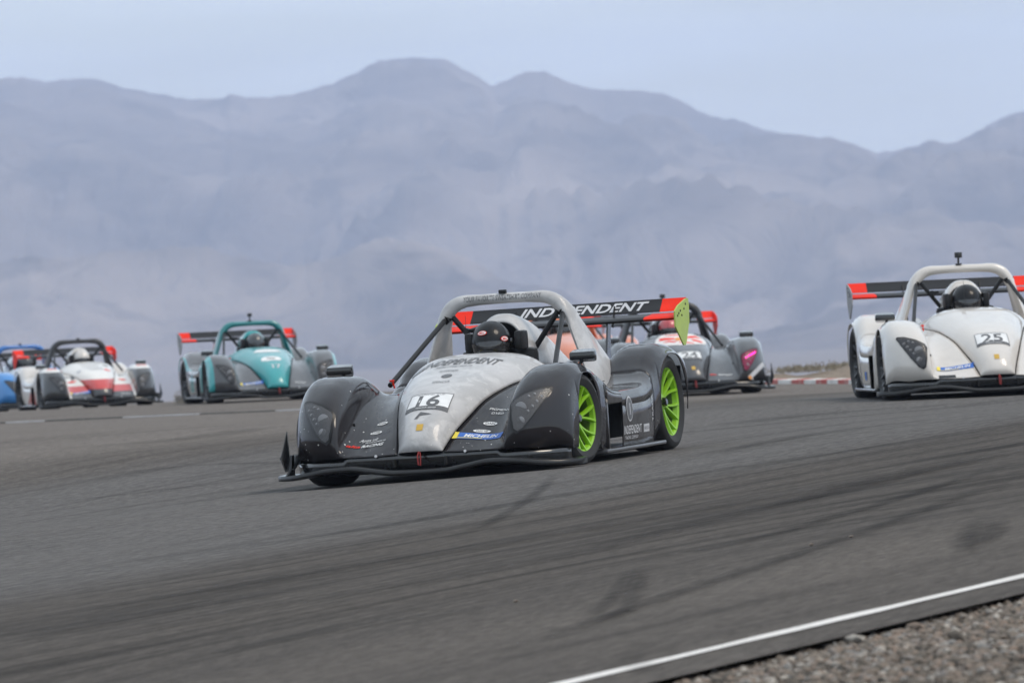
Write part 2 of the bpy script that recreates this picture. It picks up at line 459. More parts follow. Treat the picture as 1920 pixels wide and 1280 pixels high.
# ---- dry weeds and scrub
q = NM('dry_grass'); n1 = q.noise(q.coord(), 12, 3)
q.set(Base_Color=q.mix(q.rng(n1, .3, .7), (.16, .14, .10), (.27, .23, .17)), Roughness=.8); M_WEED = q.m
def weed(x, y, z, h, n, spread, label, kind='weed'):
    V, F = [], []
    for _ in range(n):
        a = random.uniform(0, 6.28); ln = h * random.uniform(.5, 1); bend = random.uniform(.1, spread)
        w = .004 + .004*random.random(); px_, py_ = random.gauss(0, .05*spread*2), random.gauss(0, .05*spread*2)
        b0 = len(V)
        for k in range(5):
            t = k/4; r = bend*ln*t*t
            cx, cy, cz = px_ + math.cos(a)*r, py_ + math.sin(a)*r, ln*(t - .25*bend*t*t)
            ww = w*(1 - .85*t)
            V += [(cx - math.sin(a)*ww, cy + math.cos(a)*ww, cz), (cx + math.sin(a)*ww, cy - math.cos(a)*ww, cz)]
        for k in range(4): F.append((b0+2*k, b0+2*k+1, b0+2*k+3, b0+2*k+2))
        for k in range(2, 5):      # small leaves
            t = k/4; r = bend*ln*t*t; c0 = np.array((px_ + math.cos(a)*r, py_ + math.sin(a)*r, ln*(t - .25*bend*t*t)))
            for _2 in range(2):
                d = RNG.normal(0, 1, 3); d /= np.linalg.norm(d); e = np.cross(d, RNG.normal(0, 1, 3)); e /= np.linalg.norm(e)
                i0 = len(V); s = .028*random.uniform(.5, 1)
                V += [tuple(c0), tuple(c0 + d*s + e*s*.3), tuple(c0 + d*s*1.9), tuple(c0 + d*s - e*s*.3)]; F.append((i0, i0+1, i0+2, i0+3))
    o = obj(kind, V, F, M_WEED, smooth=False); o.location = (x, y, z); tag(o, label, 'plant'); return o
for px, h, n, lab in [(338, .26, 26, 'thin dry weeds left of the teal car, the leftmost and lowest tuft'), (352, .40, 30, 'tallest dry weed tuft beside the teal car rear wheel'),
                      (366, .24, 22, 'short dry weed tuft right against the teal car rear wheel')]:
    p = at(px, 758, 150.); weed(p.x, 150., float(G(p.x, 150.)) - .02, h, n, .5, lab, 'weed')['group'] = 'weeds beside the teal car'
sv_, sf_ = [], []
for _ in range(46):
    px, Y = random.uniform(1440, 1990), random.uniform(127.5, 133); x = (px - 960)/FPX*Y
    o = weed(x, Y, float(G(x, Y)) + .07, random.uniform(.05, .13), 16, 1.4, 'x', 'scrub'); b0 = len(sv_)
    sv_ += [tuple(v.co + o.location) for v in o.data.vertices]; sf_ += [tuple(i + b0 for i in p.vertices) for p in o.data.polygons]
    bpy.data.objects.remove(o)
tag(obj('dry_scrub', sv_, sf_, M_WEED, smooth=False), 'low dry scrub dotted over the dirt bank', 'scrub', kind='stuff')

# ------------------------------------------------------------------ mountains
SKY_PX = [(-7000, 600), (-5600, 480), (-4400, 520), (-3200, 380), (-2300, 400), (-1500, 330), (-900, 260), (-500, 215), (-200, 160), (0, 145), (60, 142), (105, 150), (150, 147), (185, 144), (270, 165), (330, 176), (390, 184), (440, 181), (457, 174), (480, 181), (530, 180), (600, 168), (650, 152), (690, 134), (735, 113), (790, 107), (855, 110), (905, 133),
          (948, 158), (965, 152), (985, 141), (1025, 130), (1065, 139), (1090, 152), (1150, 166), (1235, 168), (1290, 184), (1320, 200), (1355, 217), (1400, 222), (1440, 238), (1500, 250), (1580, 258), (1620, 268), (1668, 283),
          (1705, 277), (1735, 270), (1765, 261), (1800, 266), (1850, 243), (1890, 222), (1920, 212), (2100, 170), (2400, 200), (2900, 190), (3500, 230), (4600, 60), (5800, 130), (7200, -60), (9000, -40)]
sky_f = tab(*SKY_PX)
def vnoise(x, y, seed):
    def hsh(i, j): 
        v = np.sin(i*127.1 + j*311.7 + seed*74.7) * 43758.5453; return v - np.floor(v)
    xi, yi = np.floor(x), np.floor(y); fx, fy = x - xi, y - yi; fx = fx*fx*(3-2*fx); fy = fy*fy*(3-2*fy)
    return (hsh(xi, yi)*(1-fx) + hsh(xi+1, yi)*fx)*(1-fy) + (hsh(xi, yi+1)*(1-fx) + hsh(xi+1, yi+1)*fx)*fy
def ridged(x, y, seed, oct_=5):
    s = 0; a = .5; 
    for o in range(oct_):
        s = s + a*(1 - np.abs(2*vnoise(x, y, seed+o) - 1)); x, y, a = x*2.03 + 1.7, y*2.03 - 3.1, a*.5
    return s
NA, NR = 760, 150
pxs = np.concatenate([np.linspace(-7000, -1510, 130), np.linspace(-1500, 3500, NA), np.linspace(3510, 9000, 130)]); NA = len(pxs); rs = np.concatenate([np.linspace(5600, 11000, NR - 24), np.linspace(11060, 14500, 24)])
A, Rr = np.meshgrid(pxs, rs)
crest = np.array([at(p, float(sky_f(p)), 11000.).z for p in pxs])
crest = crest + 2.6*(vnoise(pxs/11, pxs*0, 5) - .5) + 1.4*(vnoise(pxs/5, pxs*0, 8) - .5)
X = (A - 960)/FPX*Rr
t = np.clip((Rr - 5600)/5400, 0, 1)
wx = X/330 + 1.3*(vnoise(X/600, Rr/900, 2) - .5)
rd = ridged(wx, Rr/1500, 11)            # spurs running down the face
base = -66.
hgt = base + (crest[None, :] - base) * (t**1.15) + (rd - .62) * 195 * (t*(1-t)*4)**.8
hgt = hgt + (ridged(X/120 + .7*wx, Rr/520, 31, 4) - .55) * 36 * (t*(1-t)*4)**.6
hgt = np.minimum(hgt, CAM_H + (crest[None, :] - CAM_H - 1) * Rr/11000 + 1e9*(t < .02))
back = np.clip((Rr - 11000)/3500, 0, 1); hgt = hgt - back**.7 * (crest[None, :] - base)*.9
V = np.stack([X.ravel(), Rr.ravel(), hgt.ravel()], 1)
q = NM('mountain_rock'); c = q.coord()
n1 = q.noise(q.coord((1, .5, 3.)), .004, 8, .62, .4); n2 = q.noise(q.coord((1, .4, 2.5)), .0024, 6, .6, .5); n3 = q.noise(q.coord((1, .3, 1.5)), .011, 6, .65, .6)
col = q.mix(q.rng(n1, .30, .70), (.075, .065, .060), (.28, .23, .195)); col = q.mix(q.rng(n2, .47, .63, 0, .7), col, (.38, .315, .27)); col = q.mix(q.rng(n3, .52, .64, 0, .8), col, (.065, .058, .054))
q.set(Base_Color=col, Roughness=.95, Specular_IOR_Level=.1); q.bump(n3, .8, 30)
tag(obj('mountains', V, grid_faces(NR, NA), q.m), 'hazy blue desert mountain range', kind='structure')

# ------------------------------------------------------------------ haze: the air between here and the mountains
hb = [(-17000, -350, -70), (17000, -350, -70), (17000, 14600, -70), (-17000, 14600, -70)]
hb = hb + [(x, y, 330) for x, y, z in hb]
hz = obj('haze', hb, [(3, 2, 1, 0), (4, 5, 6, 7), (0, 1, 5, 4), (1, 2, 6, 5), (2, 3, 7, 6), (3, 0, 4, 7)], None, smooth=False)
hm = bpy.data.materials.new('haze_air'); hm.use_nodes = True; ht = hm.node_tree; ht.nodes.clear()
ho = ht.nodes.new('ShaderNodeOutputMaterial'); pv = ht.nodes.new('ShaderNodeVolumePrincipled')
pv.inputs['Color'].default_value = (.64, .742, 1.0, 1); pv.inputs['Density'].default_value = 1.18e-4; pv.inputs['Density Attribute'].default_value = ''; pv.inputs['Color Attribute'].default_value = ''; pv.inputs['Temperature Attribute'].default_value = ''; hm.cycles.homogeneous_volume = True; pv.inputs['Anisotropy'].default_value = .0
ht.links.new(pv.outputs[0], ho.inputs['Volume']); hz.data.materials.append(hm)
tag(hz, 'pale blue haze in the air', 'haze', kind='stuff')

# ================================================================== the racing cars
# car space: x = image right (the car's left), y = towards the car's tail, z = up; origin on the ground under the front axle
WB = 2.10; TF, TR = .287, .308          # wheelbase, tyre radii
ARF, ARR = .312, .334                   # wheel arch radii
HALF = .90
zcr = tab((-.66, .155), (-.656, .235), (-.645, .32), (-.615, .41), (-.555, .495), (-.45, .565), (-.30, .625), (-.12, .658), (0, .662), (.12, .660), (.26, .625), (.40, .555), (.52, .495), (.66, .462), (.85, .45),
          (1.1, .452), (1.28, .458), (1.42, .475), (1.54, .512), (1.65, .575), (1.76, .645), (1.88, .692), (2.02, .710), (2.2, .700), (2.34, .672), (2.44, .64))
zch = tab((-.66, .165), (-.62, .19), (-.5, .25), (-.35, .325), (-.15, .41), (.1, .485), (.3, .52), (.5, .520), (.62, .492), (.8, .468), (1.0, .458), (1.4, .455), (1.6, .470), (1.8, .48), (2.3, .48), (2.7, .46))
xe = tab((-.66, .15), (-.62, .157), (-.52, .185), (-.34, .235), (-.14, .285), (.1, .335), (.3, .375), (.5, .42), (.7, .455), (1.0, .46), (1.3, .46), (1.6, .42), (2.0, .36), (2.7, .32))
ze = tab((-.66, .172), (-.62, .195), (-.52, .268), (-.34, .365), (-.14, .455), (.1, .515), (.3, .548), (.5, .565), (.7, .575), (1.0, .575), (1.3, .565), (1.6, .53), (2.0, .50), (2.7, .48))
zct = tab((-.66, .182), (-.655, .215), (-.64, .26), (-.60, .325), (-.52, .40), (-.42, .468), (-.30, .528), (-.09, .598), (.2, .664), (.42, .712), (.56, .733), (.66, .740), (.80, .735))
xft = tab((-.66, .535), (-.4, .522), (0, .52), (.4, .53), (.7, .60), (1.25, .61), (1.5, .565), (1.7, .51), (2.7, .48))    # foot of the fender's inner wall
xin = tab((-.66, .575), (-.4, .562), (0, .565), (.4, .59), (.7, .67), (1.25, .68), (1.5, .63), (1.7, .555), (2.7, .52))   # its top
xcrn = tab((-.66, .72), (0, .70), (.5, .75), (.8, .83), (1.35, .83), (1.65, .73), (2.7, .68))
def wall_bottom(y):
    y = float(y)
    if abs(y) < ARF: return TF + math.sqrt(ARF**2 - y*y)
    if abs(y - WB) < ARR: return TR + math.sqrt(ARR**2 - (y-WB)**2)
    if y < 0: return .135
    if .475 < y < .80: return .372
    return   .098 + .08 * float(sstep(WB - .55, WB - ARR, y)) * (y < WB) + (.17 if y > WB else 0)
def catm(P, n):
    """smooth curve through control points by chord length"""
    P = np.asarray(P, float); d = np.concatenate([[0], np.cumsum(np.linalg.norm(np.diff(P, axis=0), axis=1) + 1e-6)])
    # natural cubic through points
    k = len(P); A = np.zeros((k, k)); B = np.zeros((k, P.shape[1])); A[0, 0] = A[-1, -1] = 1; h = np.diff(d)
    for i in range(1, k-1):
        A[i, i-1] = h[i-1]; A[i, i] = 2*(h[i-1]+h[i]); A[i, i+1] = h[i]; B[i] = 6*((P[i+1]-P[i])/h[i] - (P[i]-P[i-1])/h[i-1])
    Mm = np.linalg.solve(A, B); t = np.linspace(0, d[-1], n); i = np.clip(np.searchsorted(d, t, 'right') - 1, 0, k-2)
    a = (d[i+1]-t)[:, None]; b = (t-d[i])[:, None]; hh = h[i][:, None]
    return Mm[i]*a**3/(6*hh) + Mm[i+1]*b**3/(6*hh) + (P[i]/hh - Mm[i]*hh/6)*a + (P[i+1]/hh - Mm[i+1]*hh/6)*b
def section(y, n1=26, n2=8):
    """half cross section from the cowl edge over channel, fender and outer wall down to the lower edge"""
    zc_, zh, x0, z0 = float(zcr(y)), float(zch(y)), float(xe(y)), float(ze(y))
    d = max(0., zc_ - zh)
    k = min(1., d/.12)
    xf, xi, xc = float(xft(y)), float(xin(y)), float(xcrn(y))
    xi = xf + (xi - xf)*.5
    P = [(x0, z0), ((x0*.6 + xf*.4), zh + .1*(z0-zh)), (xf - .05, zh + .002), (xf - .012, zh + .09*d), (xi - .004, zh + d*.50), (xi + .028, zh + d*.82), (xi + .085, zh + d*.965), (xc + .02, zc_), (HALF - .026 - .044*k, zc_ - .002 - .010*k), (HALF - .012 - .006*k, zc_ - .013 - .051*k)]
    C = catm(P, n1)
    zb = wall_bottom(y); zt = C[-1][1]; zb = min(zb, zt - .006)
    wl = [(C[-1][0] + (HALF - C[-1][0])*math.sin(min(1, s*2.2)*math.pi/2) - .012*s*s*(zt-zb)/.3, zt + (zb-zt)*s) for s in np.linspace(0, 1, n2+1)[1:]]
    Q = np.concatenate([C, np.array(wl)])
    if y > 1.2: Q[:, 0] -= .022*float(sstep(1.2, 1.7, y))*sstep(.6, .88, Q[:, 0])
    return Q
# plan sweep of the nose: the outer columns start further back
def sweep(x, y):
    u = np.clip((x - .2)/(HALF - .2), 0, 1); return y + (.03*u + .28*u**5) * np.clip((.0 - y)/.66, 0, 1)**1.0 - .0*u
def ysamples(a, b, n, arcs=()):
    s = list(np.linspace(a, b, n))
    for c, r in arcs: s += [c + r*.9999*math.cos(t) for t in np.linspace(0, math.pi, 25)] + [c - r - .0015, c + r + .0015]
    return np.array(sorted(v for v in set(np.round(s, 5)) if a - 1e-6 <= v <= b + 1e-6))
def side_patch(ys, j0=0, j1=None):
    V = []; n = None
    for y in ys:
        Sx = section(y)[j0:j1]; n = len(Sx)
        for x, z in Sx: V.append((x, sweep(x, y), z))
    return np.array(V), grid_faces(len(ys), n)
def mir(V, F, s):
    V = np.array(V, float)
    if s < 0: V = V * (-1, 1, 1); F = [f[::-1] for f in F]
    return V, F
front_ys = np.unique(np.concatenate([ysamples(-.66, -.50, 16), ysamples(-.50, .44, 36, [(0, ARF)])]))
GEO = {}
GEO['fender_f'] = side_patch(front_ys)
_py = np.array(sorted(list(ysamples(.447, 1.60, 42)) + [.4745, .4755, .7995, .8005]))
GEO['pod'] = side_patch(_py, 0, 28)
GEO['panel'] = side_patch(_py, 27, None)
GEO['fender_r'] = side_patch(ysamples(1.603, 2.44, 34, [(WB, ARR)]))
def cowl():
    V = []; ysn = np.unique(np.concatenate([np.linspace(-.66, -.5, 16), np.linspace(-.5, .80, 50)])); NCx = 41
    for y in ysn:
        x0, z0, zt = float(xe(y)) - .006, float(ze(y)) + .004, float(zct(y))
        for u in np.linspace(-1, 1, NCx):
            uu_ = math.copysign(1 - (1-abs(u))**1.25, u)
            sh = (1 - abs(uu_)**3.3)**.80
            V.append((x0*uu_, y - .045*(1-abs(uu_)**2.2)*max(0, min(1, (-y-.3)/.36)) , z0 + (zt-z0)*sh))
    return np.array(V), grid_faces(len(ysn), NCx)
GEO['cowl'] = cowl()
def surround():      # cockpit side, from the dash lip back to the hoop, one half
    V = []; ysn = np.linspace(.803, 1.62, 26); n = 12
    for y in ysn:
        t = (y-.803)/.82
        x0, z0 = float(xe(y)), float(ze(y)); xi_ = .34 + .0*t; zt = .655 - .05*math.sin(t*math.pi) + .01*t
        P = [(x0, z0), (x0 - .03, z0 + (zt-z0)*.62), (xi_ + .035, zt), (xi_, zt - .008), (xi_ - .01, zt - .06)]
        for x, z in catm(P, n): V.append((x, y, z))
    return np.array(V), grid_faces(len(ysn), n, flip=True)
GEO['surround'] = surround()
def deck():          # engine deck behind the hoop
    V = []; ysn = np.linspace(1.624, 2.52, 22); n = 25
    for y in ysn:
        x0, z0 = float(xe(y)) - .004, float(ze(y)); zt = .60 - .08*(y-1.6)
        for u in np.linspace(-1, 1, n): V.append((x0*u, y, z0 + (zt-z0)*(1-abs(u)**2.2)))
    return np.array(V), grid_faces(len(ysn), n)
GEO['deck'] = deck()
def fairing():       # head fairing behind the driver
    V = []; ysn = np.concatenate([np.linspace(1.20, 1.34, 7), np.linspace(1.38, 2.45, 20)]); n = 29
    for y in ysn:
        t = max(0, (y-1.28)/1.17); zt = .975 - .36*t**1.5 - (.05*((1.34-y)/.14)**2 if y < 1.34 else 0); wd = .215 + .03*float(sstep(1.3, 1.6, y)) - .10*t; zb = .56
        for a in np.linspace(0, math.pi, n):
            ca, sa = math.cos(a), math.sin(a)
            V.append((wd*math.copysign(abs(ca)**.72, ca)*(1 - .22*sa), y, zb + (zt-zb)*sa**.66))
    return np.array(V), grid_faces(len(ysn), n, flip=True)
GEO['fairing'] = fairing()

def box(c, s, bev=0, rot=None):
    bm = bmesh.new(); bmesh.ops.create_cube(bm, size=1)
    for v in bm.verts: v.co = Vector((v.co.x*s[0], v.co.y*s[1], v.co.z*s[2]))
    if bev: bmesh.ops.bevel(bm, geom=bm.edges[:], offset=bev, segments=2, affect='EDGES', profile=.6)
    if rot: bmesh.ops.rotate(bm, cent=(0, 0, 0), matrix=rot, verts=bm.verts)
    V = [np.array(v.co) + c for v in bm.verts]; bm.verts.index_update()
    F = [tuple(v.index for v in f.verts) for f in bm.faces]; bm.free(); return np.array(V), F
def tube(P, r, n=12, cap=True):
    P = [Vector(p) for p in P]; r = [r]*len(P) if isinstance(r, (int, float)) else r
    V = []; F = []; T = [(P[min(i+1, len(P)-1)] - P[max(i-1, 0)]).normalized() for i in range(len(P))]
    up = Vector((0, 0, 1)) if abs(T[0].z) < .9 else Vector((1, 0, 0)); nrm = (up - T[0]*up.dot(T[0])).normalized()
    for i, p in enumerate(P):
        nrm = (nrm - T[i]*nrm.dot(T[i])).normalized(); b = T[i].cross(nrm)
        for k in range(n):
            a = 2*math.pi*k/n; V.append(p + (nrm*math.cos(a) + b*math.sin(a))*r[i])
    F = grid_faces(len(P), n, wrap=True)
    if cap: F += [tuple(range(n-1, -1, -1)), tuple(range((len(P)-1)*n, len(P)*n))]
    return np.array([tuple(v) for v in V]), F
def join(*parts):
    Vs, Fs, o = [], [], 0
    for v, f in parts:
        v = np.asarray(v, float); Vs.append(v); Fs += [tuple(i + o for i in q) for q in f]; o += len(v)
    return np.concatenate(Vs), Fs
def prism(poly, axis, a, b):
    """polygon (2-D) pushed along an axis between a and b"""
    n = len(poly); V = []
    for c in (a, b):
        for p in poly:
            V.append({'x': (c, p[0], p[1]), 'y': (p[0], c, p[1]), 'z': (p[0], p[1], c)}[axis])
    F = [tuple(range(n)), tuple(range(2*n-1, n-1, -1))] + [(i, n+i, n+(i+1) % n, (i+1) % n) for i in range(n)]
    return np.array(V, float), F
def lathe(prof, n=48, axis='x'):
    V = [];
    for (x, r) in prof:
        for k in range(n):
            a = 2*math.pi*k/n; V.append((x, r*math.cos(a), r*math.sin(a)))
    return np.array(V), grid_faces(len(prof), n, wrap=True)

# ---- splitter
def splitter():
    pts = tab((0, -.745), (.2, -.745), (.45, -.735), (.7, -.70), (.86, -.63), (.94, -.56), (.985, -.50)); V = []; n = 61
    us = np.linspace(-1, 1, n)*.985
    zf = tab((0, .056), (.16, .057), (.30, .076), (.46, .097), (.62, .090), (.76, .070), (.90, .058), (.985, .058))
    rows = []
    for k, (t, dz) in enumerate([(0, -.010), (0, .006), (.03, .016), (.35, .018), (1, .022), (1, -.014), (.3, -.018), (.02, -.016)]):
        row = []
        for u in us:
            yf = float(pts(abs(u))); yb = -.36 if abs(u) > .80 else -.45
            row.append((u, yf + (yb-yf)*t, float(zf(abs(u)))*(1 if t < .5 else 1) + dz))
        rows += row
    F = grid_faces(8, n)
    F += [(j, 7*n + j, 7*n + j+1, j+1) for j in range(n-1)]
    F += [tuple(k*n for k in range(8)), tuple(k*n + n-1 for k in range(7, -1, -1))]
    return np.array(rows), F
GEO['splitter'] = splitter()
def valance():       # dark strip between body edge and splitter
    V = []; n = 81
    for k in range(4):
        t = k/3
        for u in np.linspace(-1, 1, n):
            x = u*.885; y0 = float(sweep(abs(x), -.66)) + .012; z0 = .172 - .03*(abs(x) > .5)
            V.append((x, y0 + .03*t - .012*math.sin(t*math.pi), z0 + (.062 - .0*float(sstep(.5, .85, abs(x))) - z0)*t))
    return np.array(V), grid_faces(4, n)
GEO['valance'] = valance()
def dive():          # small curved winglet outside the front fender (car's left, x > 0)
    V = []; n = 9
    for k in range(n):
        t = k/(n-1)
        y = -.47 + .17*t; z = .115 + .09*t**1.4
        V += [(.885, y, z), (.945 + .02*t, y, z - .012), (.975, y + .01, z + .07 + .07*t)]
    F = []
    for k in range(n-1):
        for j in range(2): F.append((k*3+j, k*3+j+1, (k+1)*3+j+1, (k+1)*3+j))
    return np.array(V), F
GEO['dive'] = dive()
GEO['foot'] = prism([(-.56, .075), (-.40, .075), (-.40, .20), (-.44, .20), (-.47, .11)], 'x', .905, .918)

# ---- wheel (axis x, outer face towards +x, centre at origin)
def tyre(r, w, rim):
    h = w/2; p = [(-h*.86, rim - .008), (-h*.96, rim + .012), (-h*1.02, rim + (r-rim)*.45), (-h*.99, r - .035), (-h*.93, r - .014), (-h*.80, r - .004), (-h*.4, r), (0, r + .001), (h*.4, r),
                  (h*.80, r - .004), (h*.93, r - .014), (h*.99, r - .035), (h*1.02, rim + (r-rim)*.45), (h*.96, rim + .012), (h*.86, rim - .008)]
    return lathe(p, 56)
def rim(r, w, ns=7):
    h = w/2
    parts = [lathe([(h*.55, r - .026), (h*.78, r - .018), (h*.86, r - .004), (h*.89, r), (h*.88, r + .008), (h*.80, r + .004)], 56),
             lathe([(h*.34, .0), (h*.38, .022), (h*.52, .024), (h*.52, .05), (h*.46, .062), (h*.30, .066), (h*.1, .066)], 32)]
    for k in range(ns):
        for sgn in (-1, 1):
            a0 = 2*math.pi*k/ns + sgn*.05; a1 = 2*math.pi*k/ns + sgn*.235
            P = []
            for t in np.linspace(0, 1, 7):
                rr_ = .052 + (r - .012 - .052)*t; a = a0 + (a1-a0)*t**1.2; xx = h*(.44 + .34*t**1.6); wd = .0125 - .003*math.sin(t*math.pi)
                ca, sa = math.cos(a), math.sin(a)
                for dx, dt in ((0, -wd), (.010, -wd*.55), (.010, wd*.55), (0, wd), (-.022, wd*.8), (-.022, -wd*.8)):
                    P.append((xx + dx, rr_*ca - dt*sa, rr_*sa + dt*ca))
            parts.append((np.array(P), grid_faces(7, 6, wrap=True)))
    return join(*parts)
def barrel(r, w):
    h = w/2; return lathe([(-h*.86, r), (-h*.80, r - .018), (-h*.2, r - .03), (h*.5, r - .028), (h*.56, r - .026)], 48)
GEO['barrel_f'] = barrel(.214, .235); GEO['barrel_r'] = barrel(.228, .27)
GEO['tyre_f'] = tyre(TF, .235, .214); GEO['rim_f'] = rim(.214, .235)
GEO['tyre_r'] = tyre(TR, .270, .228); GEO['rim_r'] = rim(.228, .270)
GEO['disc'] = lathe([(-.012, .05), (-.012, .168), (.012, .168), (.012, .05)], 40)
GEO['nut'] = lathe([(.0, .030), (.03, .028), (.034, .02), (.034, .0)], 6)

# ---- roll hoop: swept fairing, chord grows down the legs
def hoop():
    ctr = [(-.575, .43), (-.548, .55), (-.515, .66), (-.47, .79), (-.425, .92), (-.375, 1.005), (-.30, 1.055), (-.20, 1.067), (0, 1.070)]
    ctr = ctr + [(-x, z) for x, z in ctr[-2::-1]]
    C = catm(ctr, 61); n = 20; V = []
    for i, (x, z) in enumerate(C):
        tx, tz = (C[min(i+1, 60)] - C[max(i-1, 0)]); l = math.hypot(tx, tz); nx, nz = -tz/l, tx/l
        down = max(0., min(1., (1.02 - z)/.46)); chord = .040 + .29*down**.9; th = .034 + .016*down**1.5 + .012*(1-abs(abs(x)-.36)/.2 if abs(abs(x)-.36) < .2 and z > .93 else 0)
        yc = 1.36 + (chord - .04)*.82
        for k in range(n):
            a = 2*math.pi*k/n; ca, sa = math.cos(a), math.sin(a)
            taper = 1 if ca < 0 else 1 - .45*ca*down
            V.append((x + nx*sa*th*taper, yc + ca*chord, z + nz*sa*th*taper))
    F = grid_faces(61, n, wrap=True) + [tuple(range(n)), tuple(range(61*n-1, 60*n-1, -1))]
    return np.array(V), F
GEO['hoop'] = hoop()

# ---- rear wing
def foil(chord, thick, cam, n=14):
    up, lo = [], []
    for t in np.linspace(0, 1, n):
        yt = 5*thick*chord*(.2969*math.sqrt(t) - .126*t - .3516*t*t + .2843*t**3 - .1015*t**4); yc = -cam*chord*4*t*(1-t)
        up.append((t*chord, yc + yt)); lo.append((t*chord, yc - yt))
    return up + lo[-2:0:-1]
def wing_el(chord, thick, cam, ang, y0, z0, xa, xb):
    c, s = math.cos(ang), math.sin(ang)
    poly = [(y0 + a*c - b*s, z0 + a*s + b*c) for a, b in foil(chord, thick, cam)]
    return prism(poly, 'x', xa, xb)
WY, WZ, WH = 2.49, .858, .805
GEO['wing_main'] = wing_el(.22, .15, .04, R(8), WY, WZ, -WH, WH)
FL = (.125, .10, .05, R(42), WY + .205, WZ + .040)
GEO['endplate'] = prism([*[(y - .11, z) for y, z in [(2.57, .80), (2.575, .90), (2.66, .935), (2.86, .975), (2.91, .975), (2.92, .93), (2.905, .82), (2.79, .675), (2.74, .675)]]], 'x', WH, WH + .009)

# ---- helmet and driver
def helmet():
    V = []; nu, nv = 36, 24
    for i in range(nv + 1):
        ph = math.pi*i/nv - math.pi/2
        for j in range(nu):
            th = 2*math.pi*j/nu; cx, cy, cz = math.cos(ph)*math.sin(th), -math.cos(ph)*math.cos(th), math.sin(ph)
            x, y, z = .126*cx, .150*cy, .135*cz
            if z < 0: z *= 1.06
            if cy < 0 and cz < 0: y *= 1 + .16*min(1, -cz*1.5)*(1 - max(0, -cz - .55)*1.5); x *= 1 - .10*min(1, -cz*1.4)*(-cy)
            V.append((x, y, max(z, -.118)))
    return np.array(V), grid_faces(nv + 1, nu, wrap=True)
GEO['helmet'] = helmet()
def visor():
    V = []; nu, nv = 26, 8
    for i in range(nv):
        t = i/(nv-1)
        for j in range(nu):
            th = R(-78 + 156*j/(nu-1)); ph = R(-34 + 37*t*(1 - .25*abs(math.sin(th))**3) + 6*abs(math.sin(th))**2*(1-t))
            cx, cy, cz = math.cos(ph)*math.sin(th), -math.cos(ph)*math.cos(th), math.sin(ph)
            x, y, z = .126*cx, .150*cy, .135*cz
            if cz < 0: y *= 1 + .16*min(1, -cz*1.5); x *= 1 - .10*min(1, -cz*1.4)*(-cy); z *= 1.06
            k = 1.035; V.append((x*k, y*k, z*k))
    return np.array(V), grid_faces(nv, nu)
GEO['visor'] = visor()

# ---- projection target for decals and lamps
_t = []
for k in ('fender_f', 'pod', 'panel', 'fender_r'):
    _t += [GEO[k], mir(*GEO[k], -1)]
_t.append(GEO['cowl']); BODY = join(*_t); BVH = BVHTree.FromPolygons([tuple(v) for v in BODY[0]], BODY[1])
HV, HF = GEO['helmet']; HVO = np.array(HV) * 1.037; BVH_HELM = BVHTree.FromPolygons([tuple(v) for v in HVO], HF)
def drape(P, N, off, bvh=None):
    """drop points along -N on to the body surface"""
    N = Vector(N).normalized(); out = []
    for p in P:
        h = (bvh or BVH).ray_cast(Vector(p) + N*.6, -N, 2.0)
        if h[0] is None:
            h2 = (bvh or BVH).find_nearest(Vector(p)); out.append(tuple(h2[0] + N*off)); continue
        nn = h[1] if h[1].dot(N) > 0 else -h[1]
        out.append(tuple(h[0] + (nn*.6 + N*.4)*off))
    return np.array(out)
def patch(poly, n=22):
    """triangulated dense 2-D polygon (grid clipped to the outline)"""
    bm = bmesh.new(); vs = [bm.verts.new((p[0], p[1], 0)) for p in poly]; f = bm.faces.new(vs)
    xs = [p[0] for p in poly]; ys_ = [p[1] for p in poly]
    for k in range(1, n):
        for ax, lo, hi in ((0, min(xs), max(xs)), (1, min(ys_), max(ys_))):
            c = [0, 0, 0]; c[ax] = lo + (hi-lo)*k/n; nn = [0, 0, 0]; nn[ax] = 1
            bmesh.ops.bisect_plane(bm, geom=bm.verts[:] + bm.edges[:] + bm.faces[:], plane_co=c, plane_no=nn, dist=1e-6)
    bm.verts.index_update(); V = np.array([v.co[:2] for v in bm.verts]); F = [tuple(v.index for v in f.verts) for f in bm.faces]; bm.free(); return V, F
def place2(V2, P0, U, Vv):
    P0, U, Vv = np.array(P0, float), np.array(U, float), np.array(Vv, float); U = U/np.linalg.norm(U); Vv = Vv/np.linalg.norm(Vv)
    return P0 + V2[:, :1]*U + V2[:, 1:2]*Vv
_TX = {}
def text2d(s, size, shear=0., bold=0., width=None, sub=True):
    key = (s, shear, bold)
    if key not in _TX:
        cu = bpy.data.curves.new('txt', 'FONT'); cu.body = s; cu.size = 1; cu.shear = shear; cu.offset = bold; cu.align_x = 'CENTER'; cu.align_y = 'CENTER'; cu.resolution_u = 3
        ob = bpy.data.objects.new('txt', cu); COL.objects.link(ob); bpy.context.view_layer.update()
        me = bpy.data.meshes.new_from_object(ob.evaluated_get(bpy.context.evaluated_depsgraph_get()))
        V = np.array([v.co[:2] for v in me.vertices]); F = [tuple(p.vertices) for p in me.polygons]
        bpy.data.objects.remove(ob); bpy.data.curves.remove(cu); bpy.data.meshes.remove(me)
        V = V - (V.max(0) + V.min(0))/2; _TX[key] = (V, F)
    V, F = _TX[key]; V = V * size
    if width: V = V * (width/(V[:, 0].max() - V[:, 0].min()), 1)
    return V, F
LAMP = [(.872, .630), (.82, .622), (.73, .585), (.665, .545), (.646, .515), (.643, .42), (.652, .355), (.674, .340), (.708, .362), (.765, .435), (.825, .525), (.865, .59), (.880, .617)]

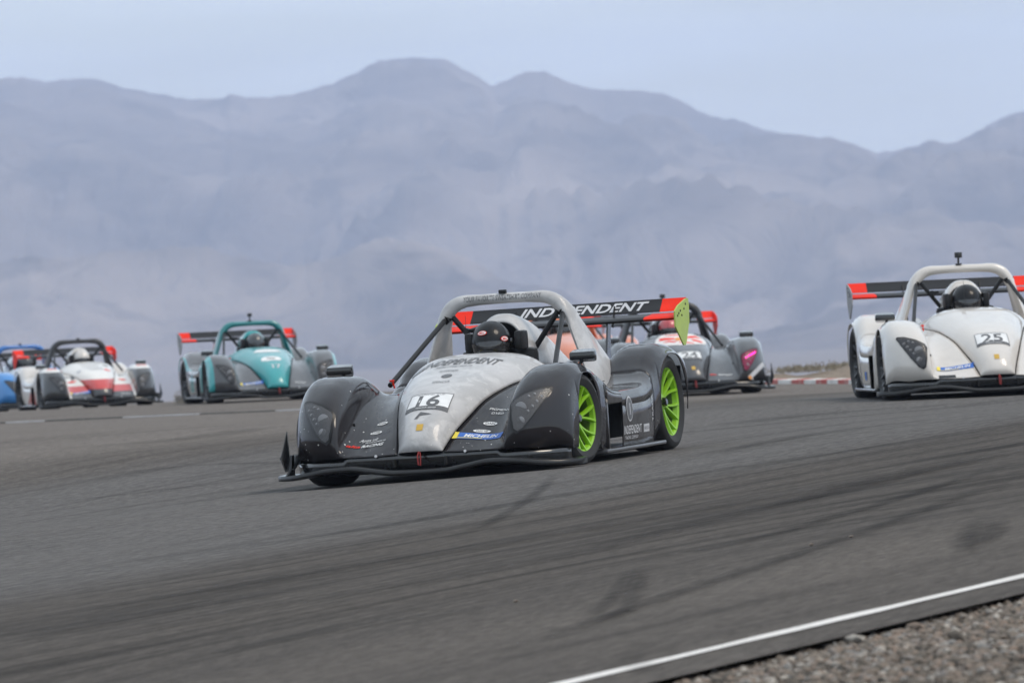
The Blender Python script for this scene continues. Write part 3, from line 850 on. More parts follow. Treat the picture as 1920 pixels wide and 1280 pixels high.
# ------------------------------------------------------------------ paint
def paint(name, col, rules=(), rough=.33, metal=0., coat=1., camo=None, chips=0., dirt=.25, spec=.5):
    """rules: (colour, [(a,b,c,lo,hi), ...]) paints where every a*|x|+b*y+c*z lies between lo and hi (car space)"""
    q = NM(name); tcn = q.n('ShaderNodeTexCoord'); v = tcn.outputs['Object']
    sp = q.n('ShaderNodeSeparateXYZ'); q.l(v, sp.inputs[0]); X = q.math('ABSOLUTE', sp.outputs[0]); Y, Z = sp.outputs[1], sp.outputs[2]
    c = None
    if camo:
        n = q.noise(v, 4.5, 5, .6, .6); n2 = q.noise(v, 11, 4, .6, .4)
        c = q.mix(q.rng(n, .42, .58), camo[0], camo[1]); c = q.mix(q.rng(n2, .50, .60, 0, .6), c, camo[2])
    else:
        rgb = q.n('ShaderNodeRGB'); rgb.outputs[0].default_value = (*col, 1); c = rgb.outputs[0]
    for rc, conds in rules:
        msk = None
        for a, b, d, lo, hi in conds:
            val = q.math('ADD', q.math('ADD', q.math('MULTIPLY', X, a), q.math('MULTIPLY', Y, b)), q.math('MULTIPLY', Z, d))
            k = q.math('MULTIPLY', q.math('GREATER_THAN', val, lo), q.math('LESS_THAN', val, hi)); msk = k if msk is None else q.math('MULTIPLY', msk, k)
        c = q.mix(msk, c, rc)
    nd = q.noise(v, 5, 6, .65); low = q.rng(Z, .10, .45, 1, .15)
    dm = q.math('MULTIPLY', q.rng(nd, .42, .75), low)
    c = q.mix(q.math('MULTIPLY', dm, dirt), c, (.16, .145, .13))
    if chips:
        vo = q.n('ShaderNodeTexVoronoi'); vo.inputs['Scale'].default_value = 75; q.l(v, vo.inputs['Vector'])
        sel = q.n('ShaderNodeSeparateColor'); q.l(vo.outputs['Color'], sel.inputs[0])
        dot = q.math('LESS_THAN', vo.outputs['Distance'], q.math('MULTIPLY', sel.outputs[1], .42))
        pm = q.math('MULTIPLY', q.rng(Z, .14, .40, 1, .12), q.rng(Y, -.5, .3, 1, .10))
        on = q.math('GREATER_THAN', q.math('MULTIPLY', pm, chips), sel.outputs[0])
        c = q.mix(q.math('MULTIPLY', dot, on), c, (.62, .60, .58))
    rg = q.math('ADD', q.rng(nd, .35, .75, rough, rough + .14), q.math('MULTIPLY', dm, .3))
    q.set(Base_Color=c, Roughness=rg, Metallic=metal, Coat_Weight=coat, Specular_IOR_Level=spec)
    q.b.inputs['Coat Roughness'].default_value = .05
    big = q.noise(v, 2.2, 2, .5); bn = q.n('ShaderNodeBump'); bn.inputs['Strength'].default_value = .10; bn.inputs['Distance'].default_value = .02
    q.l(big, bn.inputs['Height']); q.l(bn.outputs[0], q.b.inputs['Normal']); q.l(bn.outputs[0], q.b.inputs['Coat Normal'])
    return q.m
def lens_mat(name, tint, alpha):
    q = NM(name); q.set(Base_Color=tint, Roughness=.35, Coat_Weight=.25, Specular_IOR_Level=.3, Alpha=alpha); q.b.inputs['Coat Roughness'].default_value = .03; return q.m
def emis(name, col, s):
    q = NM(name); q.set(Base_Color=col, Emission_Color=col, Emission_Strength=s); return q.m
M_BLACK = plain('satin_black', (.010, .010, .011), .45, 0, .1, .3)
M_BLACKG = plain('gloss_black', (.010, .010, .011), .22, 0, .8)
M_CARBON = plain('carbon_splitter', (.011, .011, .012), .38, 0, .35, .3)
M_INNER = plain('inner_black', (.006, .006, .006), .8)
M_TYRE = plain('tyre_rubber', (.018, .018, .019), .72)
M_DISC = plain('brake_disc', (.07, .068, .066), .5, .6)
M_METAL = plain('bare_metal', (.5, .5, .5), .35, 1.)
M_RED = plain('red_vinyl', (.80, .028, .010), .55, 0, 0., .2)
M_WHITE = plain('white_vinyl', (.76, .76, .76), .45)
M_GREYV = plain('grey_vinyl', (.10, .10, .105), .45)
M_SILV = plain('silver_vinyl', (.55, .55, .57), .4)
M_BLUE = plain('blue_vinyl', (.03, .13, .48), .4)
M_YEL = plain('yellow_vinyl', (.78, .62, .05), .4)
M_GOLD = plain('gold_badge', (.55, .34, .05), .4)
M_STRAP = plain('red_strap', (.20, .015, .015), .7)
M_LAMPPAN = plain('lamp_pan', (.10, .10, .105), .4)
M_LAMPPAN2 = plain('lamp_pan_dark', (.05, .05, .055), .4)
M_BULB = plain('lamp_bulb', (.22, .22, .23), .3, .2, .3)
M_LENS = lens_mat('smoked_lens', (.07, .07, .075), .42)
M_LENSC = lens_mat('dusty_clear_lens', (.10, .10, .105), .58)
M_PINK = emis('pink_led', (1, .03, .36), 3.5)
M_LENSP = lens_mat('pink_lens', (.26, .010, .06), .72)
M_YGLOVE = plain('yellow_glove', (.62, .52, .06), .75)
M_SUIT = plain('race_suit', (.03, .03, .034), .85)
M_SKINLESS = M_SUIT
M_CAMB = plain('camera_black', (.015, .015, .016), .4)

def shell(o, t=.006):
    md = o.modifiers.new('thickness', 'SOLIDIFY'); md.thickness = t; md.offset = -1; md.use_even_offset = False; return o

def build_car(key, sp):
    px, py, D, head = CARS_PX[key]; p = CP[key]
    z0 = float(G(p.x, p.y)); e = .5
    gx = (float(G(p.x+e, p.y)) - float(G(p.x-e, p.y)))/(2*e)
    th = R(head); fx, fy = math.sin(th), -math.cos(th)
    tail = (p.x - fx*WB, p.y - fy*WB); zt = float(G(*tail))
    yv = Vector((tail[0]-p.x, tail[1]-p.y, zt - z0)).normalized()
    nrm = Vector((-gx, 0, 1)).normalized(); xv = yv.cross(nrm).normalized(); zv = xv.cross(yv).normalized()
    MW = Matrix((xv, yv, zv)).transposed().to_4x4(); MW.translation = (p.x, p.y, z0)
    car = empty('race_car', MW); tag(car, sp['label'], 'race car', 'open cockpit race cars on the track')
    roll = sp.get('roll', 0.)
    def part(name, geo, mat, parent=None, smooth=True, angle=40, thick=None, label=None):
        o = obj(name, geo[0], geo[1], mat, parent or car, smooth, angle)
        if parent is None: o.rotation_euler.y = roll
        if thick: shell(o, thick)
        if label: o['label'] = label
        return o
    m_f, m_c = sp['fender'], sp['cowl']
    # body
    part('nose_cowl', GEO['cowl'], m_c, thick=.006, angle=60)
    for s in (1, -1):
        fd = part('front_fender', mir(*GEO['fender_f'], s), m_f, thick=.005, angle=60)
        part('sidepod', mir(*GEO['pod'], s), sp['pod'], thick=.006, angle=60)
        part('side_panel', mir(*GEO['panel'], s), sp['panel'], thick=.006, angle=60)
        part('rear_fender', mir(*GEO['fender_r'], s), sp['rfender'], thick=.006, angle=60)
        part('cockpit_side', mir(*GEO['surround'], s), sp['surround'], thick=.01, angle=60)
        part('sill', mir(*box((.838, 1.05, .082), (.140, 1.36, .024), .008), s), sp.get('sill', M_BLACKG))
        part('duct_frame', mir(*box((.890, .461, .225), (.016, .024, .29), .004), s), sp['panel'])
        part('duct_vane', mir(*box((.72, .62, .25), (.012, .34, .30), .004, Matrix.Rotation(s*0+.35, 3, 'Z')), s), M_INNER)
        if s*head > 0:
            part('dive_plane', mir(*GEO['dive'], s), M_CARBON, thick=.006); part('splitter_fence', mir(*GEO['foot'], s), M_CARBON)
        # headlight: pan, bulbs and smoked cover laid into the fender
        P2, F2 = patch(LAMP, 16); V0 = np.array([(a, -.9, b) for a, b in P2]); V0[:, 0] *= s; N = (.18*s, -1, .25)
        FF = F2 if s < 0 else [f[::-1] for f in F2]
        FF = [f[::-1] for f in FF]
        hl = part('headlight', (drape(V0, N, .0045), FF), sp.get('pan', M_LAMPPAN))
        rim_o = np.array(LAMP); cen = rim_o.mean(0); ring_in = rim_o; ring_out = cen + (rim_o - cen)*1.12
        k = len(LAMP); dense = lambda Q: np.concatenate([np.linspace(Q[i], Q[(i+1) % k], 6)[:-1] for i in range(k)])
        RI, RO = dense(ring_in), dense(ring_out); rv = np.array([(a*s, -.9, b) for a, b in np.concatenate([RI, RO])])
        n_ = len(RI); rf = [(i, (i+1) % n_, n_ + (i+1) % n_, n_ + i) for i in range(n_)]
        part('lamp_rim', (drape(rv, N, .010), rf if s > 0 else [f[::-1] for f in rf]), M_BLACK, hl)
        for bx, bz, br in [(.700, .490, .038), (.695, .405, .028)] + [(.74 + .028*i, .465 + .034*i, .015) for i in range(4)] + [(.75, .565, .013), (.785, .582, .013)]:
            h = drape([(bx*s, -.9, bz)], N, .004)[0]
            bv, bf = lathe([(.0, br), (-.003, br*.98), (-.006, br*.75), (-.0072, br*.35), (-.0074, .0)], 18)
            bv = bv[:, [1, 0, 2]]; part('bulb', (bv + h, [f[::-1] for f in bf]), M_BULB, hl)
        if sp.get('led') and s > 0:
            for i in range(7):
                h = drape([((.695 + .022*i), -.9, .50 + .0125*i)], N, .017)[0]
                bv, bf = lathe([(.0, .0095), (-.005, .008), (-.007, .0)], 10); part('led', (bv[:, [1, 0, 2]] + h, bf), M_PINK, hl)
        part('lens', (drape(V0, N, .0135), FF), M_LENSP if sp.get('led') else sp.get('lens', M_LENS), hl)
        # mirror
        rotm = Matrix.Rotation(s*.12, 3, 'Z')
        mrv, mrf = box((0, 0, 0), (.155, .085, .075), .018)
        mrv[:, 0] *= 1 + .10*(mrv[:, 1] < 0); mrv[:, 2] *= np.where(mrv[:, 1] < 0, .72, 1.08)
        mi = part('mirror', (mrv + (s*.80, .34, .69), mrf), sp.get('mirror', M_BLACKG))
        part('mirror_stalk', tube([(s*.79, .345, .665), (s*.77, .33, .63), (s*.76, .30, .54)], [.012, .010, .016], 8), M_BLACK, mi)
        part('mirror_glass', box((s*.80, .3845, .69), (.135, .004, .062)), M_METAL, mi, False)
        # hoop stays
        part('hoop_stay', tube([(s*.392, 1.335, .955), (s*.54, .53, .575)], .0165, 12), sp.get('stay', M_BLACK))
        part('stay_joint', tube([(s*.385, 1.365, .965), (s*.396, 1.325, .95)], .029, 14), M_BLACK)
        part('hoop_brace', tube([(s*.365, 1.37, .985), (s*.115, 1.40, .66)], .018, 12), M_BLACK)
        # headrest pads
        part('headrest', box((s*.165, 1.13, .80), (.055, .16, .125), .022), M_BLACK)
        # wing end plate with bolts
        ep = part('wing_endplate', mir(*GEO['endplate'], s), sp['endplate'], smooth=False)
        for by, bz in [(2.55, .885), (2.59, .90), (2.62, .87), (2.68, .91), (2.72, .94), (2.52, .87)]:
            part('bolt', mir(*tube([(WH + .007, by, bz), (WH + .013, by, bz)], .007, 8), s), M_BLACK, ep)
        part('wing_pylon', prism([(2.40, .46), (2.50, .46), (2.59, .845), (2.61, .875), (2.55, .875), (2.53, .855)], 'x', s*.335 - .006, s*.335 + .006), sp.get('pylon', M_BLACKG), smooth=False)
        part('flap_bracket', box((s*.335, 2.69, .885), (.008, .02, .15), .002, Matrix.Rotation(-.5, 3, 'X')), M_BLACK)
        # wheels
        for nm, yy, rad, w, hx in (('f', 0., TF, .235, .775), ('r', WB, TR, .27, .732)):
            wh = empty('wheel', None, car); wh.location = (s*hx, yy, rad)
            wh.rotation_euler = (random.uniform(0, 6), 0, (sp.get('steer', 0.) if nm == 'f' else 0) )
            wh.rotation_mode = 'ZYX' if False else 'XYZ'
            part('tyre', mir(*GEO['tyre_' + nm], s), M_TYRE, wh); part('rim', mir(*GEO['rim_' + nm], s), sp['rim'], wh, angle=35)
            part('rim_barrel', mir(*GEO['barrel_' + nm], s), sp.get('barrel', M_BLACK), wh); dv, df = mir(*GEO['disc'], s); part('brake_disc', (dv + (-s*.02, 0, 0), df), M_DISC, wh)
            nv_, nf_ = mir(*GEO['nut'], s); part('wheel_nut', (nv_ + (s*w*.24, 0, 0), nf_), M_BLACKG, wh, False)
        # wheel well liners (dark inner walls)
        part('wheel_liner', mir(*prism([(-.36, .10), (.44, .10), (.44, .40), (.1, .40), (-.36, .20)], 'x', .47, .48), s), M_INNER)
        part('wheel_liner', mir(*prism([(1.52, .12), (2.43, .12), (2.43, .46), (2.2, .58), (1.8, .58), (1.52, .42)], 'x', .47, .48), s), M_INNER)
        part('wheel_liner', mir(*box((.69, -.345, .24), (.36, .012, .26)), s), M_INNER, smooth=False)
        part('wheel_liner', mir(*box((.66, 2.425, .41), (.35, .012, .28)), s), M_INNER, smooth=False)
        part('wishbone', mir(*join(tube([(.36, -.18, .22), (.68, 0, .20)], .012, 8), tube([(.36, .2, .22), (.68, 0, .20)], .012, 8)), s), M_BLACK)
        part('body_rivet', mir(*tube([drape([(.30, -.9, .165)], (0, -1, .3), .0)[0], drape([(.30, -.9, .165)], (0, -1, .3), .006)[0]], .009, 10), s), M_SILV)
    part('splitter', GEO['splitter'], sp.get('split', M_CARBON), angle=50)
    part('front_valance', GEO['valance'], sp.get('valance', M_BLACKG), thick=.004)
    part('nose_duct', join(box((0, -.60, .138), (.32, .09, .075), .006), box((.165, -.66, .118), (.012, .06, .05)), box((-.165, -.66, .118), (.012, .06, .05))), M_INNER)
    st = tube([(.004, -.705, .18), (.0, -.725, .155), (.004, -.73, .10), (.014, -.72, .095), (.016, -.715, .15), (.010, -.70, .178)], .005, 8); part('tow_strap', st, M_STRAP)
    part('floor', box((0, .98, .062), (1.50, 2.9, .022)), M_INNER, smooth=False)
    part('chassis_tub', join(box((0, .32, .23), (.62, .72, .30), .02), box((0, -.25, .14), (.34, .5, .12), .02), box((0, 1.92, .30), (.66, 1.10, .36), .02), box((.375, .95, .34), (.07, .9, .50), .01), box((-.375, .95, .34), (.07, .9, .50), .01)), M_INNER)
    part('engine_deck', GEO['deck'], sp.get('deck', sp['rfender']), thick=.006)
    part('head_fairing', GEO['fairing'], sp['fairing'], thick=.014, angle=60)
    part('seat', join(box((0, 1.20, .50), (.50, .10, .50), .04), box((0, .95, .22), (.5, .5, .10), .04)), M_BLACK)
    part('dash', box((0, .81, .60), (.60, .05, .16), .02), M_BLACK)
    sw = part('steering_wheel', (np.array([]).reshape(0, 3), []) if False else tube([(.12*math.cos(a), .735 + .0*a, .655 + .085*math.sin(a)) for a in np.linspace(0, 2*math.pi, 20)], .012, 8), M_BLACK)
    for q_ in (sw,): q_.location = (0, .14, 0)
    part('roll_hoop', GEO['hoop'], sp['hoop'], angle=60)
    part('antenna', tube([(.09*0 - .07, .70, .70), (-.07, .72, .98)], [.0022, .0012], 6), M_BLACK)
    part('antenna_base', lathe([(0, .0), (0, .001)], 6) if False else tube([(-.07, .70, .708), (-.07, .70, .732), (-.07, .70, .745)], [.022, .016, .006], 12), M_BLACK)
    if sp.get('gopro'):
        ac = part('action_camera', box((sp['gopro'], 1.34, 1.185), (.062, .034, .048), .006), M_CAMB)
        part('camera_lens', tube([(sp['gopro'] + .012, 1.325, 1.19), (sp['gopro'] + .012, 1.315, 1.19)], .013, 12), M_BLACKG, ac)
        part('camera_mount', join(tube([(sp['gopro'], 1.345, 1.165), (sp['gopro'], 1.35, 1.098)], .009, 8), box((sp['gopro'], 1.35, 1.108), (.05, .05, .012), .003)), M_CAMB, ac)
    else:
        part('hoop_clip', box((0, 1.34, 1.112), (.05, .03, .024), .005), M_BLACK)
    part('hoop_gauge', join(tube([(-.20, 1.34, .88), (-.265, 1.36, .875)], .012, 8), tube([(-.26, 1.33, .875), (-.26, 1.37, .875)], .02, 10)), M_BLACK)
    part('kill_switch', join(tube([(-.47, .40, .56), (-.475, .385, .60)], .006, 8), box((-.478, .378, .607), (.03, .012, .012), .003)), M_RED)
    # rear wing
    wg = part('rear_wing', wing_el(.22, .15, .04, R(8), WY, WZ, -WH + .16*1.35, WH - .16*1.35), sp['wing'], angle=30)
    fl = part('wing_flap', wing_el(*FL, -WH + .16, WH - .16), sp['wing'], wg, angle=30)
    for s in (1, -1):
        a, b = sorted((s*(WH - .16*1.35) + s*.0008, s*WH)); part('red_wing_tip', wing_el(.22, .15, .04, R(8), WY, WZ, a, b), sp.get('tip', M_RED), wg, angle=30)
        a, b = sorted((s*(WH - .16) + s*.0008, s*WH)); part('red_flap_tip', wing_el(*FL, a, b), sp.get('tip', M_RED), wg, angle=30)
    # decals ------------------------------------------------------------
    def dec_poly(name, poly, P0, U, Vv, N, mat, off=.004, parent=None, n=14, bvh=None):
        V2, F = patch(poly, n); return part(name, (drape(place2(V2, P0, U, Vv), N, off, bvh), F), mat, parent)
    def dec_text(name, s, size, P0, U, Vv, N, mat, off=.0055, shear=0., bold=0., width=None, flat=False, parent=None, bvh=None):
        V2, F = text2d(s, size, shear, bold, width); P = place2(V2, P0, U, Vv)
        return part(name, (P if flat else drape(P, N, off, bvh), F), mat, parent, False)
    rect = lambda w, h, sh=0: [(-w/2 - sh*h/2, -h/2), (w/2 - sh*h/2, -h/2), (w/2 + sh*h/2, h/2), (-w/2 + sh*h/2, h/2)]
    ell = lambda a, b, n=24: [(a*math.cos(t), b*math.sin(t)) for t in np.linspace(0, 2*math.pi, n, endpoint=False)]
    UX = (1, 0, 0); NC_ = (0, -.62, .78); VC = (0, .78, .62)
    pl = None
    if sp.get('num'):
        pl = dec_poly('number_plate', rect(.275, .20), (0, -.40, .47), UX, VC, NC_, M_WHITE, .003)
        dec_text('number', sp['num'], .185, (0, -.395, .47), UX, VC, NC_, M_GREYV, .0052, bold=.018, parent=pl)
        dec_poly('plate_band', rect(.275, .040), (0, -.40 - .080*.78, .47 - .080*.62), UX, VC, NC_, M_GREYV, .0048, pl, 10)
        dec_text('plate_caption', sp.get('cap', 'WINTER SERIES'), .020, (0, -.40 - .085*.78, .47 - .085*.62), UX, VC, NC_, M_WHITE, .0064, parent=pl, width=.13)
        for s in (1, -1): dec_poly('plate_border', rect(.005, .20), (s*.135, -.40, .47), UX, VC, NC_, M_GREYV, .0049, pl, 4)
        dec_poly('plate_border', rect(.275, .005), (0, -.40 + .098*.78, .47 + .098*.62), UX, VC, NC_, M_GREYV, .0049, pl, 8)
        dec_text('plate_header', 'RADICAL CUP', .018, (0, -.40 + .080*.78, .47 + .080*.62), UX, VC, NC_, M_GREYV, .0056, parent=pl, width=.17)
        dec_poly('nose_badge', rect(.042, .048), (0, -.60, .315), UX, (0, .35, .93), (0, -.93, .35), M_GOLD, .004, None, 5)
    NS = (0, -.78, .62); VS = (0, .62, .78)
    if sp.get('michelin', True):
        ms = sp.get('mside', -1)*.335
        b = dec_poly('sponsor_banner', rect(.31, .062, .12), (ms, -.505, .245), UX, VS, NS, M_BLUE, .003)
        dec_poly('banner_end', rect(.030, .062, .12), (ms - .140, -.505, .245), UX, VS, NS, M_YEL, .0045, b, 4)
        dec_poly('banner_stripe', rect(.16, .006, .12), (ms - .05, -.505 - .022*.62, .245 - .022*.78), UX, VS, NS, M_YEL, .0046, b, 8)
        dec_text('banner_name', 'MICHELIN', .046, (ms + .02, -.505, .246), UX, VS, NS, M_WHITE, .0055, shear=.25, bold=.02, parent=b, width=.215)
    for fn in sp.get('decals', ()): fn(part, dec_poly, dec_text, rect, ell)
    # the driver, a thing of its own
    drv = empty('person', MW @ Matrix.Translation((0, 0, 0))); tag(drv, sp['driver_label'], 'person', 'drivers seated in the race cars')
    body = bpy.data.meshes.new('body')
    J = [(0, 1.02, .30), (0, 1.10, .45), (0, 1.13, .60), (0, 1.11, .68), (.17, 1.10, .58), (.25, .98, .46), (.13, .89, .62), (-.17, 1.10, .58), (-.25, .98, .46), (-.13, .89, .62), (.11, .95, .27), (.13, .55, .36), (.10, .05, .25), (-.11, .95, .27), (-.13, .55, .36), (-.10, .05, .25)]
    E = [(0, 1), (1, 2), (2, 3), (2, 4), (4, 5), (5, 6), (2, 7), (7, 8), (8, 9), (0, 10), (10, 11), (11, 12), (0, 13), (13, 14), (14, 15)]
    RD = [.15, .15, .14, .065, .075, .055, .038, .075, .055, .038, .085, .065, .045, .085, .065, .045]
    body.from_pydata(J, E, []); bo = bpy.data.objects.new('body', body); COL.objects.link(bo); bo.parent = drv; body.materials.append(sp.get('suit', M_SUIT))
    sk = bo.modifiers.new('skin', 'SKIN'); sk.use_smooth_shade = True
    for i, v in enumerate(body.skin_vertices[0].data): v.radius = (RD[i], RD[i]*.8); v.use_root = (i == 0)
    sb = bo.modifiers.new('smooth', 'SUBSURF'); sb.levels = 1; sb.render_levels = 1
    HC = np.array((sp.get('hx', 0.), 1.08, .80))
    rz = Matrix.Rotation(sp.get('look', 0.), 3, 'Z')
    rot = lambda V: np.array([tuple(rz @ Vector(v)) for v in V]) + HC
    he = part('helmet', (rot(GEO['helmet'][0]), GEO['helmet'][1]), sp['helmet'], drv, angle=None)
    part('visor', (rot(GEO['visor'][0]), GEO['visor'][1]), sp.get('visor', M_VIS), he, angle=None)
    part('visor_pivot', (rot(tube([(.128, -.02, -.005), (.140, -.02, -.005)], .020, 14)[0]), tube([(.128, -.02, -.005), (.140, -.02, -.005)], .020, 14)[1]), M_BLACKG, he)
    part('chin_vent', (rot(box((0, -.171, -.085), (.05, .012, .014), .004)[0]), box((0, -.171, -.085), (.05, .012, .014), .004)[1]), M_INNER, he)
    for fn in sp.get('helmet_decals', ()): fn(part, he, rot)
    for s in (1, -1):      # gloves closed on the wheel: palm, four fingers, thumb
        P = Vector((s*.125, .872, .672 if s < 0 else .665))
        gl = [box(tuple(P + Vector((s*.012, .018, .0))), (.05, .055, .085), .018)]
        for i in range(4):
            z = .030 - .020*i; ln = (.9, 1, .95, .8)[i]
            gl.append(tube([P + Vector((s*.03, .0, z)), P + Vector((s*.026, -.028*ln, z)), P + Vector((s*.002, -.036*ln, z)), P + Vector((-s*.018*ln, -.018, z)), P + Vector((-s*.018*ln, .002, z))], [.0105, .0105, .0100, .0095, .008], 8))
        gl.append(tube([P + Vector((s*.0, .02, .042)), P + Vector((-s*.015, .0, .052)), P + Vector((-s*.03, -.018, .045))], [.012, .011, .009], 8))
        part('glove', join(*gl), sp.get('glove', M_SUIT), drv)
    return car
q = NM('visor_smoke'); q.set(Base_Color=(.035, .035, .038), Roughness=.10, Coat_Weight=.6, Metallic=.3); q.b.inputs['Coat Roughness'].default_value = .02; M_VIS = q.m

# ------------------------------------------------------------------ liveries
K_DARK = (.012, .0098, .0118)
hero_dark = paint('graphite_paint', K_DARK, rough=.5, coat=.8, spec=.12, chips=.07, dirt=.035)
hero_grey = paint('grey_camo_wrap', (.4, .4, .41), camo=((.46, .45, .45), (.385, .378, .378), (.53, .52, .515)), rough=.42, coat=.45, dirt=.2, chips=.04)
hero_side = paint('graphite_side_paint', (.024, .021, .0215), rough=.40, coat=.9, spec=.2, dirt=.12)
M_LIME = plain('lime_wheel_paint', (.24, .50, .010), .42, 0, .3)
M_LIME_SHADED = plain('lime_barrel_paint', (.07, .14, .006), .6)  # same lime as the wheel, darkened to paint in the shade inside the rim
M_LIMEP = plain('lime_plate_paint', (.38, .50, .07), .5, 0, .2)
M_WING = plain('wing_carbon', (.016, .016, .018), .45, 0, .1, .25)
M_GREYSTAY = plain('grey_stay', (.06, .06, .065), .4, 0, .4)
helm_black = paint('black_helmet', (.005, .005, .006), rough=.3, coat=.35, spec=.15, dirt=.02)
M_CHROME = M_SILV
def hero_decals(part, poly, text, rect, ell):
    UX = (1, 0, 0); NT = (0, -.25, 1); VT = (0, 1, .15); NC_ = (0, -.62, .78); VC = (0, .78, .62); NS = (0, -.78, .62); VS = (0, .62, .78)
    text('cowl_name', 'INDEPENDENT', .19, (.0, .36, .70), UX, VT, NT, M_GREYV, .004, shear=.3, bold=.012, width=.50)
    poly('cowl_emblem', ell(.055, .06), (-.29, .33, .66), UX, VT, (-.3, -.25, 1), plain('faded_vinyl', (.27, .28, .30), .5), .003, None, 8)
    text('cowl_line', 'TRADING COMPANY SINCE 1999', .05, (-.02, .235, .69), UX, VT, NT, M_GREYV, .004, width=.24)
    text('cowl_sponsor', 'FLYWHEEL', .06, (-.02, .13, .66), UX, VT, NT, M_GREYV, .004, shear=.2, width=.13)
    poly('cowl_oval', ell(.034, .040), (.0, .0, .63), UX, VC, NC_, M_GREYV, .003, None, 6)
    text('cowl_sponsor', 'SPENCER', .045, (.0, -.13, .60), UX, VC, NC_, M_GREYV, .004, width=.115)
    fl = poly('nose_flag', [(-.05, -.03), (-.03, -.028), (-.02, .002), (.055, .012), (-.02, .035), (-.025, .03)], (.0, -.535, .385), UX, VS, NS, M_GREYV, .004, None, 8)
    text('side_script', 'PIGMENT', .034, (.395, -.20, .40), UX, VS, NS, M_WHITE, .004, shear=.2, width=.13); text('side_script', 'DYED', .034, (.39, -.235, .37), UX, VS, NS, M_WHITE, .004, shear=.2, width=.075)
    for P, a, b in (((.375, -.365, .32), .044, .020), ((.345, -.455, .28), .055, .016), ((-.345, -.30, .36), .036, .018), ((-.36, -.40, .31), .040, .017)):
        d = poly('sponsor_oval', ell(a, b), P, UX, VS, NS, M_WHITE, .003, None, 8)
        text('oval_name', {.044: 'DAN', .055: 'CLEO NIP', .036: 'ICON', .040: 'LUXE'}[a], b*1.5, P, UX, VS, NS, M_GREYV, .005, bold=.02, parent=d, width=a*1.35)
    text('sponsor_script', 'Apex ult', .042, (-.385, -.475, .265), UX, VS, NS, M_WHITE, .004, shear=.4, width=.125)
    text('team_name', 'alta', .036, (-.47, -.53, .225), UX, VS, NS, M_RED, .004, shear=.3, bold=.02, width=.085); text('team_name', 'RACING', .040, (-.345, -.525, .225), UX, VS, NS, M_WHITE, .004, shear=.3, bold=.02, width=.15)
    text('team_line', 'MOTORSPORTS', .018, (-.335, -.497, .25), UX, VS, NS, M_WHITE, .004, shear=.3, width=.14)
    # car's left side
    UY = (0, 1, 0); UZ = (0, 0, 1); NX = (1, 0, 0)
    text('side_name', 'INDEPENDENT', .075, (.9, 1.01, .195), UY, UZ, NX, M_SILV, .004, bold=.012, width=.40); text('side_line', 'TRADING COMPANY', .030, (.9, .98, .145), UY, UZ, NX, M_SILV, .004, width=.30)
    e = poly('side_emblem', ell(.072, .080), (.9, .955, .325), UY, UZ, NX, M_SILV, .003, None, 8); poly('emblem_field', ell(.062, .070), (.9, .955, .325), UY, UZ, NX, M_GREYV, .0045, e, 8); text('emblem_mark', 'I', .10, (.9, .955, .325), UY, UZ, NX, M_SILV, .006, bold=.02, parent=e)
    b = poly('side_box', rect(.16, .05), (.9, 1.345, .19), UY, UZ, NX, M_SILV, .003, None, 8); text('box_name', 'SHERWOOD', .03, (.9, 1.345, .19), UY, UZ, NX, M_GREYV, .005, parent=b, width=.13)
    text('side_column', 'TRACK', .05, (.9, 1.535, .31), (0, 0, 1), (0, -1, 0), NX, M_SILV, .004, width=.17)
    # wing lettering on the flap face
    a = FL[3]; nrm = (0, -math.sin(a), math.cos(a)); mid = (.215, FL[4] + .5*FL[0]*math.cos(a), FL[5] + .5*FL[0]*math.sin(a))
    fv = wing_el(*FL, -WH, WH); bv = BVHTree.FromPolygons([tuple(v) for v in fv[0]], fv[1])
    for tx, cx, wd in (('INDEPENDENT', .125, .87),):
        V2, F = text2d(tx, .118, .28, .022, wd); P = place2(V2, (cx, mid[1], mid[2]), (1, 0, 0), (0, math.cos(a), math.sin(a)))
        part('wing_name', (drape(P, nrm, .003, bv), F), M_SILV, None, False)
    # handwriting on the hoop bar
    hv = BVHTree.FromPolygons([tuple(v) for v in GEO['hoop'][0]], GEO['hoop'][1])
    V2, F = text2d('YOUR FAVORITE SWEATSHIRT COMPANY', .045, .1, .0, .52); P = place2(V2, (.0, 1.30, 1.075), (1, 0, 0), (0, 0, 1)); part('hoop_script', (drape(P, (0, -1, 0), .003, hv), F), M_GREYV, None, False)
    # seams and louvres on the rear fender deck
    for k in range(3):
        part('deck_tape', box((.60 + .03*k, .92 + .13*k, .505), (.012, .10, .004), 0, Matrix.Rotation(.6*(-1)**k, 3, 'Z')), M_BLACK, None, False)
def hero_helm(part, he, rot):
    for az, el, nm in ((-14, 24, 'a'), (46, 6, 'b')):
        n = Vector((math.sin(R(az))*math.cos(R(el)), -math.cos(R(az))*math.cos(R(el)), math.sin(R(el)))); u = Vector((0, 0, 1)).cross(n).normalized(); v = n.cross(u)
        for ml, mt, off in ((ell2(.032, .016), M_RED, .003), (ell2(.028, .013), M_WHITE, .0045)):
            V2, F = patch(ml, 6); P = place2(V2, tuple(n*.15), tuple(u), tuple(v)); o = part('helmet_badge', (rot(drape(P, tuple(n), off, BVH_HELM)), F), mt, he)
        V2, F = text2d('BELL', .018, 0, .03, .036); P = place2(V2, tuple(n*.15), tuple(u), tuple(v)); part('badge_name', (rot(drape(P, tuple(n), .006, BVH_HELM)), F), M_RED, he, False)
ell2 = lambda a, b, n=20: [(a*math.cos(t), b*math.sin(t)) for t in np.linspace(0, 2*math.pi, n, endpoint=False)]

